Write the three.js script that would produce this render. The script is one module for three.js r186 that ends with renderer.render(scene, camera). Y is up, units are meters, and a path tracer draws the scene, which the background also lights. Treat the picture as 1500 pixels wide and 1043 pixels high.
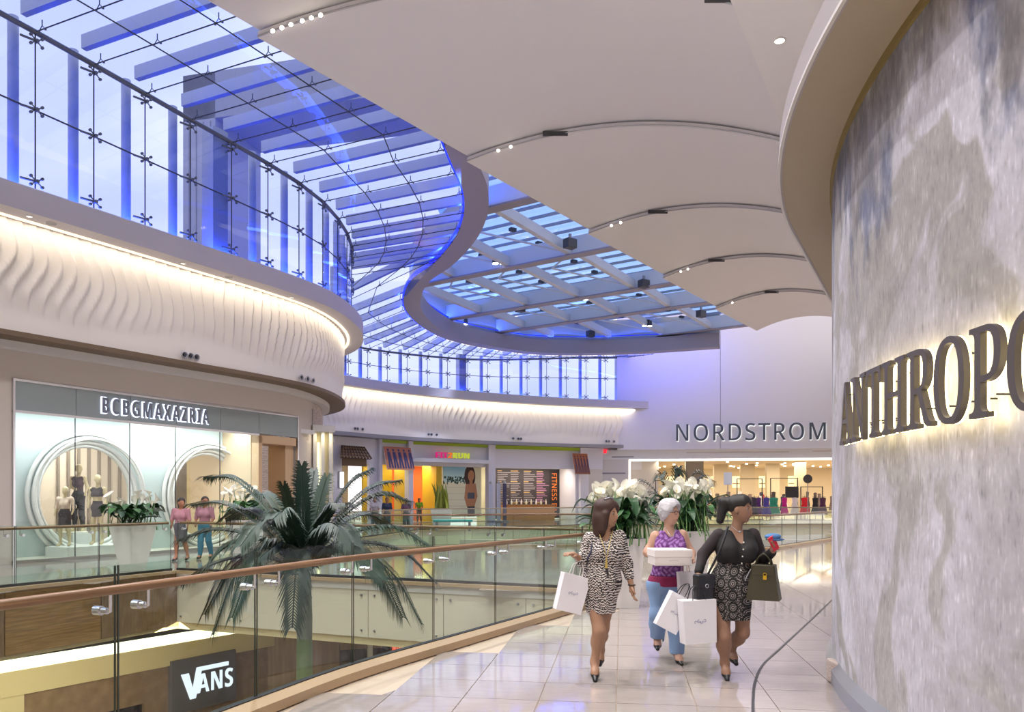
import * as THREE from 'three';
import { mergeGeometries, toCreasedNormals } from 'three/addons/utils/BufferGeometryUtils.js';
import { RoundedBoxGeometry } from 'three/addons/geometries/RoundedBoxGeometry.js';
import { TextGeometry } from 'three/addons/geometries/TextGeometry.js';
import { FontLoader } from 'three/addons/loaders/FontLoader.js';
import { RectAreaLightUniformsLib } from 'three/addons/lights/RectAreaLightUniformsLib.js';
import { ImprovedNoise } from 'three/addons/math/ImprovedNoise.js';

// ---------- camera (shift lens: verticals stay vertical, horizon low in the frame) ----------
const FOC = 1150, CX = 750, HY = 730, EYE = 1.6;
const scene = new THREE.Scene();
const camera = new THREE.PerspectiveCamera(2 * Math.atan(730 / FOC) * 180 / Math.PI, 1500 / 1460, 0.1, 400);
camera.position.set(0, EYE, 0);
camera.lookAt(0, EYE, -10);
camera.setViewOffset(1500, 1460, 0, 0, 1500, 1043);
const renderer = new THREE.WebGLRenderer({ antialias: true });
renderer.toneMapping = THREE.LinearToneMapping;
renderer.toneMappingExposure = 1.1;
renderer.shadowMap.enabled = true;
RectAreaLightUniformsLib.init();

// ---------- sky: thin pale evening cloud ----------
const noise = new ImprovedNoise();
const fbm = (x, y, z, o = 4) => { let s = 0, a = 0.5; for (let i = 0; i < o; i++) { s += a * noise.noise(x, y, z); x *= 2.03; y *= 2.03; z *= 2.03; a *= 0.5; } return s; };
{
  const W = 512, H = 256, d = new Float32Array(W * H * 4);
  for (let j = 0; j < H; j++) for (let i = 0; i < W; i++) {
    const up = ((j + 0.5) / H - 0.5) * Math.PI, a = (i + 0.5) / W * 2 * Math.PI;
    const x = Math.cos(a) * Math.cos(up), y = Math.sin(up), z = Math.sin(a) * Math.cos(up);
    const k = 1.6 / (Math.max(y, 0) + 0.35);
    const c = THREE.MathUtils.smoothstep(fbm(x * k * 1.1, 3.1, z * k * 2.2, 5) + 0.12, -0.18, 0.34);
    const o = (j * W + i) * 4;
    d[o] = THREE.MathUtils.lerp(1.15, 1.6, c); d[o + 1] = THREE.MathUtils.lerp(1.1, 1.45, c); d[o + 2] = THREE.MathUtils.lerp(1.18, 1.36, c); d[o + 3] = 1;
  }
  const t = new THREE.DataTexture(d, W, H, THREE.RGBAFormat, THREE.FloatType);
  t.mapping = THREE.EquirectangularReflectionMapping; t.magFilter = THREE.LinearFilter; t.needsUpdate = true;
  scene.background = t; scene.backgroundIntensity = 1.0;
}

// ---------- helpers ----------
let seed = 7;
const rnd = () => { seed = (seed * 1664525 + 1013904223) >>> 0; return seed / 4294967296; };
const rr = (a, b) => a + (b - a) * rnd();
const lerp = THREE.MathUtils.lerp, clamp = THREE.MathUtils.clamp;
const v3 = (x, y, z) => new THREE.Vector3(x, y, z);
const at = (X, Y, Z) => v3(X, Y, -Z);                      // plan: X to the right, Z away from the camera
const onH = (px, py, Y) => { const Z = FOC * (Y - EYE) / (HY - py); return [(px - CX) / FOC * Z, Z]; };   // pixel ray met with a level plane
const table = (t) => (x) => { if (x <= t[0][0]) return t[0][1]; for (let i = 1; i < t.length; i++) if (x <= t[i][0]) return lerp(t[i - 1][1], t[i][1], (x - t[i - 1][0]) / (t[i][0] - t[i - 1][0])); return t[t.length - 1][1]; };
const names = {};
const numbered = (n) => { if (names[n] === undefined) { names[n] = 0; return n; } names[n]++; return n + '_' + String(names[n]).padStart(3, '0'); };
const clean = (g) => { let q = g.index ? g.toNonIndexed() : g; for (const k of Object.keys(q.attributes)) if (!['position', 'normal', 'uv'].includes(k)) q.deleteAttribute(k);
  if (!q.attributes.normal) q.computeVertexNormals(); if (!q.attributes.uv) q.setAttribute('uv', new THREE.BufferAttribute(new Float32Array(q.attributes.position.count * 2), 2)); return q; };
const merge = (gs) => gs.length === 1 ? gs[0] : mergeGeometries(gs.map(clean), false);
function mesh(name, g, m, parent) {
  const o = new THREE.Mesh(Array.isArray(g) ? merge(g) : g, m);
  o.castShadow = o.receiveShadow = true;
  o.name = parent ? name : numbered(name);
  (parent || scene).add(o);
  return o;
}
function tag(o, label, category, group) { o.userData.label = label; o.userData.category = category; if (group) o.userData.group = group; return o; }
function thing(name, label, category, pos, turn = 0, group) {
  const o = new THREE.Group(); o.name = numbered(name); scene.add(o);
  if (pos) o.position.copy(pos); o.rotation.y = turn;
  return tag(o, label, category, group);
}
function struct(o, label, category) { o.userData.kind = 'structure'; o.userData.label = label; o.userData.category = category; return o; }
function sgroup(name, label, category) { const o = new THREE.Group(); o.name = numbered(name); scene.add(o); return struct(o, label, category); }
function copyOf(src, name, label, pos, turn) { const o = src.clone(); o.name = numbered(name); if (label) o.userData = { ...src.userData, label }; else o.userData = { ...src.userData }; if (pos) o.position.copy(pos); if (turn !== undefined) o.rotation.y = turn; scene.add(o); return o; }
const box = (w, h, d, x = 0, y = 0, z = 0) => new THREE.BoxGeometry(w, h, d).translate(x, y, z);
const rbox = (w, h, d, r, x = 0, y = 0, z = 0) => new RoundedBoxGeometry(w, h, d, 2, r).translate(x, y, z);
const cyl = (r0, r1, h, x = 0, y = 0, z = 0, n = 16) => new THREE.CylinderGeometry(r0, r1, h, n).translate(x, y, z);
function beam(a, b, w, h) {                                     // box from a to b, w wide, h high
  const d = b.clone().sub(a), L = d.length(), g = new THREE.BoxGeometry(w, h, L);
  const m = new THREE.Matrix4().lookAt(b, a, v3(0, 1, 0)); m.setPosition(a.clone().add(b).multiplyScalar(0.5));
  return g.applyMatrix4(m);
}
function rod(a, b, r, r2 = r, n = 8) {
  const d = b.clone().sub(a), g = new THREE.CylinderGeometry(r2, r, d.length(), n);
  g.applyQuaternion(new THREE.Quaternion().setFromUnitVectors(v3(0, 1, 0), d.clone().normalize()));
  return g.translate((a.x + b.x) / 2, (a.y + b.y) / 2, (a.z + b.z) / 2);
}
const tube = (pts, r, n = 48, rs = 8) => new THREE.TubeGeometry(new THREE.CatmullRomCurve3(pts), n, r, rs);
// smooth plan curve, resampled every `step` metres; each point [X, Z]
function planCurve(pts, step = 0.25) {
  const c = new THREE.CatmullRomCurve3(pts.map((p) => v3(p[0], 0, p[1])), false, 'centripetal'), n = Math.max(2, Math.round(c.getLength() / step));
  return c.getSpacedPoints(n).map((p) => [p.x, p.z]);
}
const planLine = (a, b, step = 0.5) => { const n = Math.max(1, Math.round(Math.hypot(b[0] - a[0], b[1] - a[1]) / step)); return Array.from({ length: n + 1 }, (_, i) => [lerp(a[0], b[0], i / n), lerp(a[1], b[1], i / n)]); };
function planDirs(c) { return c.map((_, i) => { const a = c[Math.max(0, i - 1)], b = c[Math.min(c.length - 1, i + 1)], l = Math.hypot(b[0] - a[0], b[1] - a[1]) || 1; return [(b[0] - a[0]) / l, (b[1] - a[1]) / l]; }); }
const offset = (c, o) => { const d = planDirs(c); return c.map((p, i) => [p[0] + d[i][1] * (typeof o === 'function' ? o(i) : o), p[1] - d[i][0] * (typeof o === 'function' ? o(i) : o)]); };   // positive: to the right of travel
// closed profile [[off, y], ...] swept along a plan curve; profile y may be a function of the point index
function sweep(c, prof, caps = true) {
  const d = planDirs(c), pos = [], uv = [], idx = [], n = c.length, m = prof.length;
  const P = (i, k) => { const [o, y] = prof[k % m]; return [c[i][0] + d[i][1] * o, typeof y === 'function' ? y(i) : y, -(c[i][1] - d[i][0] * o)]; };
  let s = [0]; for (let i = 1; i < n; i++) s.push(s[i - 1] + Math.hypot(c[i][0] - c[i - 1][0], c[i][1] - c[i - 1][1]));
  let w = 0;
  for (let k = 0; k < m; k++) {
    const b = pos.length / 3; let a0 = P(0, k), a1 = P(0, k + 1); const wl = Math.hypot(a0[0] - a1[0], a0[1] - a1[1], a0[2] - a1[2]);
    for (let i = 0; i < n; i++) { pos.push(...P(i, k), ...P(i, k + 1)); uv.push(s[i], w, s[i], w + wl); }
    for (let i = 0; i < n - 1; i++) { const q = b + i * 2; idx.push(q, q + 1, q + 3, q, q + 3, q + 2); }
    w += wl;
  }
  if (caps) for (const [i, flip] of [[0, 1], [n - 1, 0]]) {
    const b = pos.length / 3, sh = prof.map((q, k) => new THREE.Vector2(prof[k][0], typeof q[1] === 'function' ? q[1](i) : q[1]));
    for (let k = 0; k < m; k++) { pos.push(...P(i, k)); uv.push(sh[k].x, sh[k].y); }
    for (const t of THREE.ShapeUtils.triangulateShape(sh, [])) flip ? idx.push(b + t[0], b + t[2], b + t[1]) : idx.push(b + t[0], b + t[1], b + t[2]);
  }
  const g = new THREE.BufferGeometry();
  g.setAttribute('position', new THREE.Float32BufferAttribute(pos, 3)); g.setAttribute('uv', new THREE.Float32BufferAttribute(uv, 2)); g.setIndex(idx);
  g.computeVertexNormals(); return g;
}
const wallBand = (c, y0, y1, o0, o1) => sweep(c, [[o0, y0], [o1, y0], [o1, y1], [o0, y1]]);
// level polygon slab from plan outline (+ holes)
function slab(poly, y0, y1, holes = []) {
  const s = new THREE.Shape(poly.map((p) => new THREE.Vector2(p[0], p[1]))); s.holes = holes.map((h) => new THREE.Path(h.map((p) => new THREE.Vector2(p[0], p[1]))));
  return new THREE.ExtrudeGeometry(s, { depth: y1 - y0, bevelEnabled: false, curveSegments: 1 }).rotateX(-Math.PI / 2).translate(0, y0, 0);
}
const inside = (p, poly) => { let r = false; for (let i = 0, j = poly.length - 1; i < poly.length; j = i++) { const a = poly[i], b = poly[j]; if ((a[1] > p[1]) !== (b[1] > p[1]) && p[0] < (b[0] - a[0]) * (p[1] - a[1]) / (b[1] - a[1]) + a[0]) r = !r; } return r; };
function quad(a, b, c, d) { const g = new THREE.BufferGeometry(); g.setAttribute('position', new THREE.Float32BufferAttribute([...a.toArray(), ...b.toArray(), ...c.toArray(), ...d.toArray()], 3)); g.setAttribute('uv', new THREE.Float32BufferAttribute([0, 0, 1, 0, 1, 1, 0, 1], 2)); g.setIndex([0, 1, 2, 0, 2, 3]); g.computeVertexNormals(); return g; }
// thin plate between four corners with a thickness along its normal
function plate(a, b, c, d, t) {
  const n = b.clone().sub(a).cross(d.clone().sub(a)).normalize().multiplyScalar(t / 2), q = [a, b, c, d], f = q.map((p) => p.clone().add(n)), k = q.map((p) => p.clone().sub(n));
  return merge([quad(f[0], f[1], f[2], f[3]), quad(k[3], k[2], k[1], k[0]), ...[0, 1, 2, 3].map((i) => quad(k[i], k[(i + 1) % 4], f[(i + 1) % 4], f[i]))]);
}
// an upright frame: u along the wall, y up, w out of the wall towards the hall
class Frame {
  constructor(p0, p1) { this.p = p0; const l = Math.hypot(p1[0] - p0[0], p1[1] - p0[1]); this.len = l; this.d = [(p1[0] - p0[0]) / l, (p1[1] - p0[1]) / l]; this.n = [this.d[1], -this.d[0]]; this.turn = Math.atan2(this.d[1], this.d[0]); }
  u(px) { const t = (px - CX) / FOC, [x, z] = this.p, [dx, dz] = this.d; return (t * z - x) / (dx - t * dz); }
  uw(px, w) { const q = new Frame([this.p[0] + this.n[0] * w, this.p[1] + this.n[1] * w], [this.p[0] + this.n[0] * w + this.d[0], this.p[1] + this.n[1] * w + this.d[1]]); return q.u(px); }
  z(u) { return this.p[1] + this.d[1] * u; }
  y(px, py) { return EYE + (HY - py) * this.z(this.u(px)) / FOC; }
  P(u, y, w = 0) { return at(this.p[0] + this.d[0] * u + this.n[0] * w, y, this.p[1] + this.d[1] * u + this.n[1] * w); }
  put(o, u = 0, y = 0, w = 0) { o.position.copy(this.P(u, y, w)); o.rotation.y = this.turn; return o; }
  geo(g, u = 0, y = 0, w = 0) { const p = this.P(u, y, w); return g.rotateY(this.turn).translate(p.x, p.y, p.z); }
  box(u0, u1, y0, y1, w0, w1) { return this.geo(box(Math.abs(u1 - u0), y1 - y0, Math.abs(w1 - w0)), (u0 + u1) / 2, (y0 + y1) / 2, (w0 + w1) / 2); }
}
// ---------- textures ----------
function dataTex(w, h, f, srgb = true) {
  const d = new Uint8Array(w * h * 4);
  for (let j = 0; j < h; j++) for (let i = 0; i < w; i++) { const c = f(i / w, j / h, i, j), o = (j * w + i) * 4; for (let k = 0; k < 3; k++) d[o + k] = clamp(Math.round(c[k] * 255), 0, 255); d[o + 3] = 255; }
  const t = new THREE.DataTexture(d, w, h); t.wrapS = t.wrapT = THREE.RepeatWrapping; t.magFilter = THREE.LinearFilter; t.minFilter = THREE.LinearMipmapLinearFilter; t.generateMipmaps = true; if (srgb) t.colorSpace = THREE.SRGBColorSpace; t.needsUpdate = true; return t;
}
function canvasTex(w, h, draw) { const c = document.createElement('canvas'); c.width = w; c.height = h; draw(c.getContext('2d'), w, h); const t = new THREE.CanvasTexture(c); t.colorSpace = THREE.SRGBColorSpace; return t; }
const lum = (c, k) => [c[0] * k, c[1] * k, c[2] * k];
const mix3 = (a, b, t) => [lerp(a[0], b[0], t), lerp(a[1], b[1], t), lerp(a[2], b[2], t)];
const std = (color, roughness = 0.6, o = {}) => new THREE.MeshStandardMaterial({ color: new THREE.Color(color), roughness, side: THREE.DoubleSide, ...o });
const phys = (color, roughness, o = {}) => new THREE.MeshPhysicalMaterial({ color: new THREE.Color(color), roughness, side: THREE.DoubleSide, ...o });
const glow = (color, k = 1) => new THREE.MeshStandardMaterial({ color: 0x222222, emissive: new THREE.Color(color), emissiveIntensity: k, roughness: 0.6, side: THREE.DoubleSide });
const pane = (color, o = {}) => new THREE.MeshPhysicalMaterial({ color: new THREE.Color(color), roughness: 0.02, transmission: 1, thickness: 0, ior: 1.5, side: THREE.DoubleSide, ...o });
function areaLight(name, color, intensity, w, h, pos, target) { const l = new THREE.RectAreaLight(color, intensity, w, h); l.name = numbered(name); l.position.copy(pos); l.lookAt(target); scene.add(l); return l; }

const marbleTex = [0, 1, 2].map((q) => dataTex(128, 128, (u, v) => { const n = fbm(u * 5 + q * 7, v * 22 + q * 3, q, 4) * 0.5 + fbm(u * 30, v * 60, q + 9, 2) * 0.25; return lum(mix3([0.60, 0.56, 0.545], [0.67, 0.635, 0.62], clamp(0.5 + n, 0, 1)), 0.97 + q * 0.02); }));
const woodTex = dataTex(256, 256, (u, v) => { const n = fbm(u * 3, v * 40, 1.3, 4), k = 0.5 + 0.5 * Math.sin((v * 30 + n * 6)); return mix3([0.38, 0.27, 0.17], [0.53, 0.40, 0.28], clamp(k * 0.6 + 0.3 + n * 0.5, 0, 1)); });
const veneerTex = dataTex(256, 256, (u, v) => { const n = fbm(u * 4, v * 36, 4.2, 4); return mix3([0.50, 0.38, 0.22], [0.66, 0.52, 0.32], clamp(0.5 + n * 1.3, 0, 1)); });
const veneerTexB = dataTex(256, 256, (u, v) => { const n = fbm(u * 36, v * 3, 8.2, 4); return mix3([0.45, 0.36, 0.25], [0.54, 0.44, 0.32], clamp(0.5 + n * 1.3, 0, 1)); });
const stoneTex = dataTex(256, 256, (u, v) => { const n = fbm(u * 5, v * 26, 2.2, 4); return mix3([0.60, 0.54, 0.52], [0.82, 0.77, 0.74], clamp(0.5 + n * 1.4, 0, 1)); });
// troweled plaster: grey-lilac ground, pale patches and dark runs that come down from the top
const plasterTex = dataTex(1800, 1080, (u, v) => {
  const U = u * 8.67, V = v * 5.2;
  const fine = fbm(U * 9, V * 6, 0.3, 3) * 0.5 + fbm(U * 34, V * 30, 4.3, 2) * 0.22, wx = fbm(U * 0.8, V * 0.8, 3.3, 3), patch = fbm(U * 0.9 + wx, V * 0.6, 6.1, 5), patch2 = fbm(U * 1.7 + 7 - wx * 2, V * 1.1 + 3 + wx, 2.1, 6);
  let c = mix3([0.66, 0.65, 0.68], [0.77, 0.77, 0.82], clamp(0.5 + patch * 2.4, 0, 1));
  c = mix3(c, [0.60, 0.59, 0.585], clamp((patch2 - 0.02) * 7, 0, 0.8));
  const run = fbm(U * 1.5, V * 0.22, 9.4, 4), flake = fbm(U * 8, V * 3.4, 5.5, 4);
  const t = clamp((V - 3.35 + run * 3.4 + flake * 1.1) * 1.5, 0, 1) * clamp(0.78 + flake * 1.1, 0.2, 1);
  c = mix3(c, mix3([0.45, 0.44, 0.46], [0.34, 0.38, 0.52], clamp(0.2 + fbm(U * 2.2, V * 1.3, 12.5, 4) * 2.6, 0, 1)), t * 0.85);
  const scr = fbm(U * 46, V * 9, 2.9, 3);
  return lum(c, 1 + fine * 0.26 + clamp(scr - 0.12, 0, 1) * 0.5 - clamp(-scr - 0.16, 0, 1) * 0.5);
});
// ---------- materials ----------
const M = {
  white: std('#d6d4d3', 0.6), offwhite: std('#cfc8c0', 0.7), ceiling: std('#d8d6d8', 0.8), warmwall: std('#c3bab3', 0.75), lilacwall: std('#d8d6dc', 0.75),
  lip: std('#b9b5bb', 0.6), relief: std('#e6e1da', 0.65), brown: std('#6f5c48', 0.6), grey: std('#8c8a90', 0.5), ring: std('#918c98', 0.55), soffit: std('#aea18d', 0.75),
  steel: std('#c6c9ce', 0.4), steelDark: std('#555a63', 0.35), joint: std('#34363c', 0.5), fin: std('#bfc2c9', 0.45), bigcol: std('#b9bbc0', 0.55), beamsteel: std('#c6c9ce', 0.45), purlin: std('#8f949d', 0.45),
  roofpane: pane('#b4c6ff', { specularIntensity: 0.4 }), wallpane: pane('#b8c9ff'), skypane: pane('#8fb8ff'), clear: pane('#eef4ee'), greenglass: pane('#e4f2ea'),
  chrome: std('#d8d8dc', 0.2, { metalness: 1 }), satin: std('#b9bac0', 0.35, { metalness: 1 }), black: std('#17171a', 0.5), darkgrey: std('#3d3d42', 0.5), edge: std('#28342f', 0.35),
  rail: std('#ffffff', 0.35, { map: woodTex }), veneer: std('#ffffff', 0.45, { map: veneerTex }), veneerB: std('#ffffff', 0.5, { map: veneerTexB }), stone: std('#ffffff', 0.6, { map: stoneTex }),
  plaster: std('#ffffff', 0.85, { map: plasterTex, bumpMap: plasterTex, bumpScale: 0.004 }),
  tile: marbleTex.map((t) => phys('#ffffff', 0.06, { map: t, ior: 1.62 })), grout: std('#b7a797', 0.7), panelwhite: std('#cdc6b4', 0.5), beige: std('#c8b98f', 0.7), curb: std('#a98f70', 0.4),
  planter: std('#e2dedc', 0.3), soil: std('#3a2d22', 0.9), lamp: glow('#fff3dd', 6), blueLed: glow('#2038ff', 2.2), coolglow: glow('#cfd8ff', 3.2), warmstrip: glow('#fff2d6', 3.4),
};
// ---------- plan of the hall ----------
const Hroof = table([[5, 11.4], [10, 11.3], [18, 10.95], [22.8, 10.6], [25.4, 10.4], [28, 10.2], [34, 10.0], [45, 9.85], [56, 9.8]]);
const lipL = planCurve([[-21, -1], [-17.6, 5.5], [-14.4, 11.6], [-11.28, 17.3], [-10.54, 18.56], [-9.78, 19.87], [-8.4, 22.3], [-7.3, 24.2], [-6.2, 26.7], [-5.85, 29.4], [-6.1, 32.2], [-6.9, 34.6], [-8.6, 37], [-11.5, 39.2], [-15, 40.3]], 0.2);
const lipF = planCurve([[-15, 40.6], [-12.4, 42], [-9.8, 44.9], [-7.3, 48.1], [-4.6, 50.6], [-1.5, 52.7], [3.4, 55.2], [8.6, 56.9], [10.15, 57.3]], 0.2);
const pxOf = (p) => CX + p[0] / p[1] * FOC;
const ringPts = [[665, 250], [676, 274], [680, 309], [669, 345], [638, 384], [603, 411], [592, 433], [594, 455], [620, 481], [664, 501], [780, 520], [925, 520], [1055, 512]].map(([x, y]) => { let Z = 30; for (let k = 0; k < 30; k++) Z = FOC * Hroof(Z) / (HY - y); return [(x - CX) / FOC * Z, Z]; });
const edgeL = (Z) => [-6.5 + 0.664 * (Z - 16.07), Z], edgeR = (Z) => [4.56 + 0.54 * (Z - 16.07), Z];
const ring = planCurve([edgeL(22.6), ...ringPts], 0.3);
const CC = [11.43, 4.2];
const onCircle = (R, a) => [CC[0] - R * Math.cos(a), CC[1] + R * Math.sin(a)];
const nearEdge = planCurve([[-4.4, 0.2], [-3.35, 2.2], [-2.62, 3.97], [-1.94, 5.88], [-1.5, 7.0], [-0.5, 8.85], [1.0, 11.6], [1.75, 13.1]], 0.25);   // our edge of the well
const leftEdge = planLine([-14.6, 1.2], [-7.2, 16.9], 0.5), bridgeEdge = planLine([-7.2, 16.9], [1.75, 13.1], 0.5);
const well = [...nearEdge, ...bridgeEdge.slice().reverse().slice(1), ...leftEdge.slice().reverse().slice(1)];
const wellB = [[-5.5, 24.5], [2.2, 26.2], [7.9, 24.2], [13, 31.2], [18.5, 45.4], [4, 45], [-4.5, 38.5], [-6, 30]];

// ---------- floor ----------
{
  const fl = sgroup('floor', 'polished cream stone tile floor of the upper walkway', 'floor');
  mesh('slab', slab([[-26, -5], [30, -5], [30, 66], [-26, 66]], -0.5, -0.012, [well, wellB]), M.grout, fl);
  const a = Math.atan(0.14), T = 0.61, g = 0.004, near = [], far = [];
  const nx = [Math.cos(a), -Math.sin(a)], nz = [Math.sin(a), Math.cos(a)], O = [1.42, 6.05];
  const clipHP = (poly, p, d) => { const out = [], s = (q) => d[1] * (q[0] - p[0]) - d[0] * (q[1] - p[1]); for (let i = 0; i < poly.length; i++) { const A = poly[i], B = poly[(i + 1) % poly.length], sa = s(A), sb = s(B); if (sa >= 0) out.push(A); if ((sa >= 0) !== (sb >= 0)) { const t = sa / (sa - sb); out.push([lerp(A[0], B[0], t), lerp(A[1], B[1], t)]); } } return out; };
  const coarse = nearEdge.filter((_, i) => i % 4 === 0 || i === nearEdge.length - 1);
  for (let i = -46; i < 40; i++) for (let j = -14; j < 84; j++) {
    const P = (u, v) => [O[0] + nx[0] * u + nz[0] * v, O[1] + nx[1] * u + nz[1] * v];
    let poly = [P(i * T + g, j * T + g), P(i * T + T - g, j * T + g), P(i * T + T - g, j * T + T - g), P(i * T + g, j * T + T - g)], c = P(i * T + T / 2, j * T + T / 2);
    if (c[1] < 1 || c[1] > 57 || c[0] < -20 || c[0] > 16) continue;
    const hits = poly.some((p) => inside(p, well));
    if (hits) { if (c[1] < 2.4 || c[0] < -4 || c[1] > 12.4) { if (inside(c, well)) continue; } else for (let k = 0; k < coarse.length - 1 && poly.length > 2; k++) { const A = coarse[k], B = coarse[k + 1], l = Math.hypot(B[0] - A[0], B[1] - A[1]); poly = clipHP(poly, A, [(B[0] - A[0]) / l, (B[1] - A[1]) / l]); } }
    if (poly.length < 3 || inside(c, wellB)) continue;
    const px = pxOf(c), py = HY + FOC * EYE / c[1], inView = c[1] > 3 && px > 380 && px < 1235 && py < 1065;
    (inView && c[0] > -2 && Math.hypot(c[0] - 1.2, 0) < 6 ? near : far).push({ poly, c, size: inView ? 1 / c[1] : 0 });
  }
  near.sort((p, q) => p.c[1] - q.c[1]);
  near.splice(300).forEach((t) => far.push(t));
  const tg = (t) => { const s = slab(t.poly, -0.012, 0), p = s.attributes.position, uv = s.attributes.uv, ox = (Math.sin(t.c[0] * 12.9 + t.c[1] * 78.2) * 43758.5) % 1; for (let k = 0; k < p.count; k++) uv.setXY(k, p.getX(k) * 0.8 + ox, -p.getZ(k) * 0.8 + ox * 3); return s; };
  near.forEach((t, k) => mesh('tile', tg(t), M.tile[Math.floor(rnd() * 3)], fl));
  [0, 1, 2].forEach((q) => { const r = mesh('tile_field', far.filter((_, k) => k % 3 === q).map(tg), M.tile[q], fl); r.userData.kind = 'stuff'; });
  // inlaid dark metal strip that winds along the shop wall
  const jp = [[1260, 842], [1218, 880], [1180, 916], [1140, 953], [1117, 975], [1106, 1000], [1103, 1030], [1104, 1060], [1108, 1120]].map(([x, y]) => onH(x, y, 0));
  const strip = mesh('floor_strip', sweep(planCurve(jp, 0.12), [[-0.012, 0.0], [0.012, 0.0], [0.012, 0.004], [-0.012, 0.004]]), M.darkgrey);
  struct(strip, 'thin dark metal strip winding through the floor tiles', 'floor strip'); strip.name = numbered('trim_1');
  // lower storey floor
  const lf = mesh('floor', slab([[-26, -5], [30, -5], [30, 66], [-26, 66]], -5.9, -5.6), std('#a8998a', 0.25)); struct(lf, 'dim stone floor of the storey below', 'floor');
}
// ---------- left block: lip, relief band, brown soffit, shop wall ----------
function relief(c, off, y0, y1, amp, pitch, sway) {
  const d = planDirs(c); let s = [0]; for (let i = 1; i < c.length; i++) s.push(s[i - 1] + Math.hypot(c[i][0] - c[i - 1][0], c[i][1] - c[i - 1][1]));
  const L = s[s.length - 1], step = pitch / 10, n = Math.round(L / step), R = 26, pos = [], idx = [];
  let k = 0;
  for (let i = 0; i <= n; i++) {
    const u = L * i / n; while (k < s.length - 2 && s[k + 1] < u) k++;
    const t = (u - s[k]) / (s[k + 1] - s[k]), X = lerp(c[k][0], c[k + 1][0], t), Z = lerp(c[k][1], c[k + 1][1], t), dx = lerp(d[k][0], d[k + 1][0], t), dz = lerp(d[k][1], d[k + 1][1], t);
    for (let j = 0; j <= R; j++) {
      const v = j / R, y = lerp(y0, y1, v), ph = (u + sway * Math.sin(y * 2.6 + u * 0.42) * Math.sin(u * 0.23 + 0.8)) / pitch, f = ph - Math.floor(ph);
      const lowEdge = 0.24 + 0.05 * Math.sin(u * 0.9), w = THREE.MathUtils.smoothstep(v, lowEdge - 0.05, lowEdge + 0.16);
      const h = (f < 0.9 ? Math.pow(f / 0.9, 1.8) : (1 - f) / 0.1) * amp * w * (0.75 + 0.25 * Math.sin(u * 0.5 + y)), o = off + h;
      pos.push(X + dz * o, y, -(Z - dx * o));
      if (i < n && j < R) { const q = i * (R + 1) + j; idx.push(q, q + R + 1, q + 1, q + 1, q + R + 1, q + R + 2); }
    }
  }
  const g = new THREE.BufferGeometry(); g.setAttribute('position', new THREE.Float32BufferAttribute(pos, 3)); g.setIndex(idx); g.computeVertexNormals(); g.setAttribute('uv', new THREE.Float32BufferAttribute(new Float32Array(pos.length / 3 * 2), 2)); return g;
}
const shopL = offset(lipL, -1.65), shopF = offset(lipF, -1.65);
const sub = (c, a, b) => c.filter((p) => p[1] > 1 && pxOf(p) >= a && pxOf(p) <= b);
const idxAt = (c, px) => { let b = 0, e = 1e9, top = 0; c.forEach((p, i) => { if (p[1] > 3 && pxOf(p) > pxOf(c[top])) top = i; else if (p[1] <= 3) top = i; }); c.forEach((p, i) => { if (p[1] > 3 && i <= top) { const q = Math.abs(pxOf(p) - px); if (q < e) { e = q; b = i; } } }); return b; };
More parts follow.
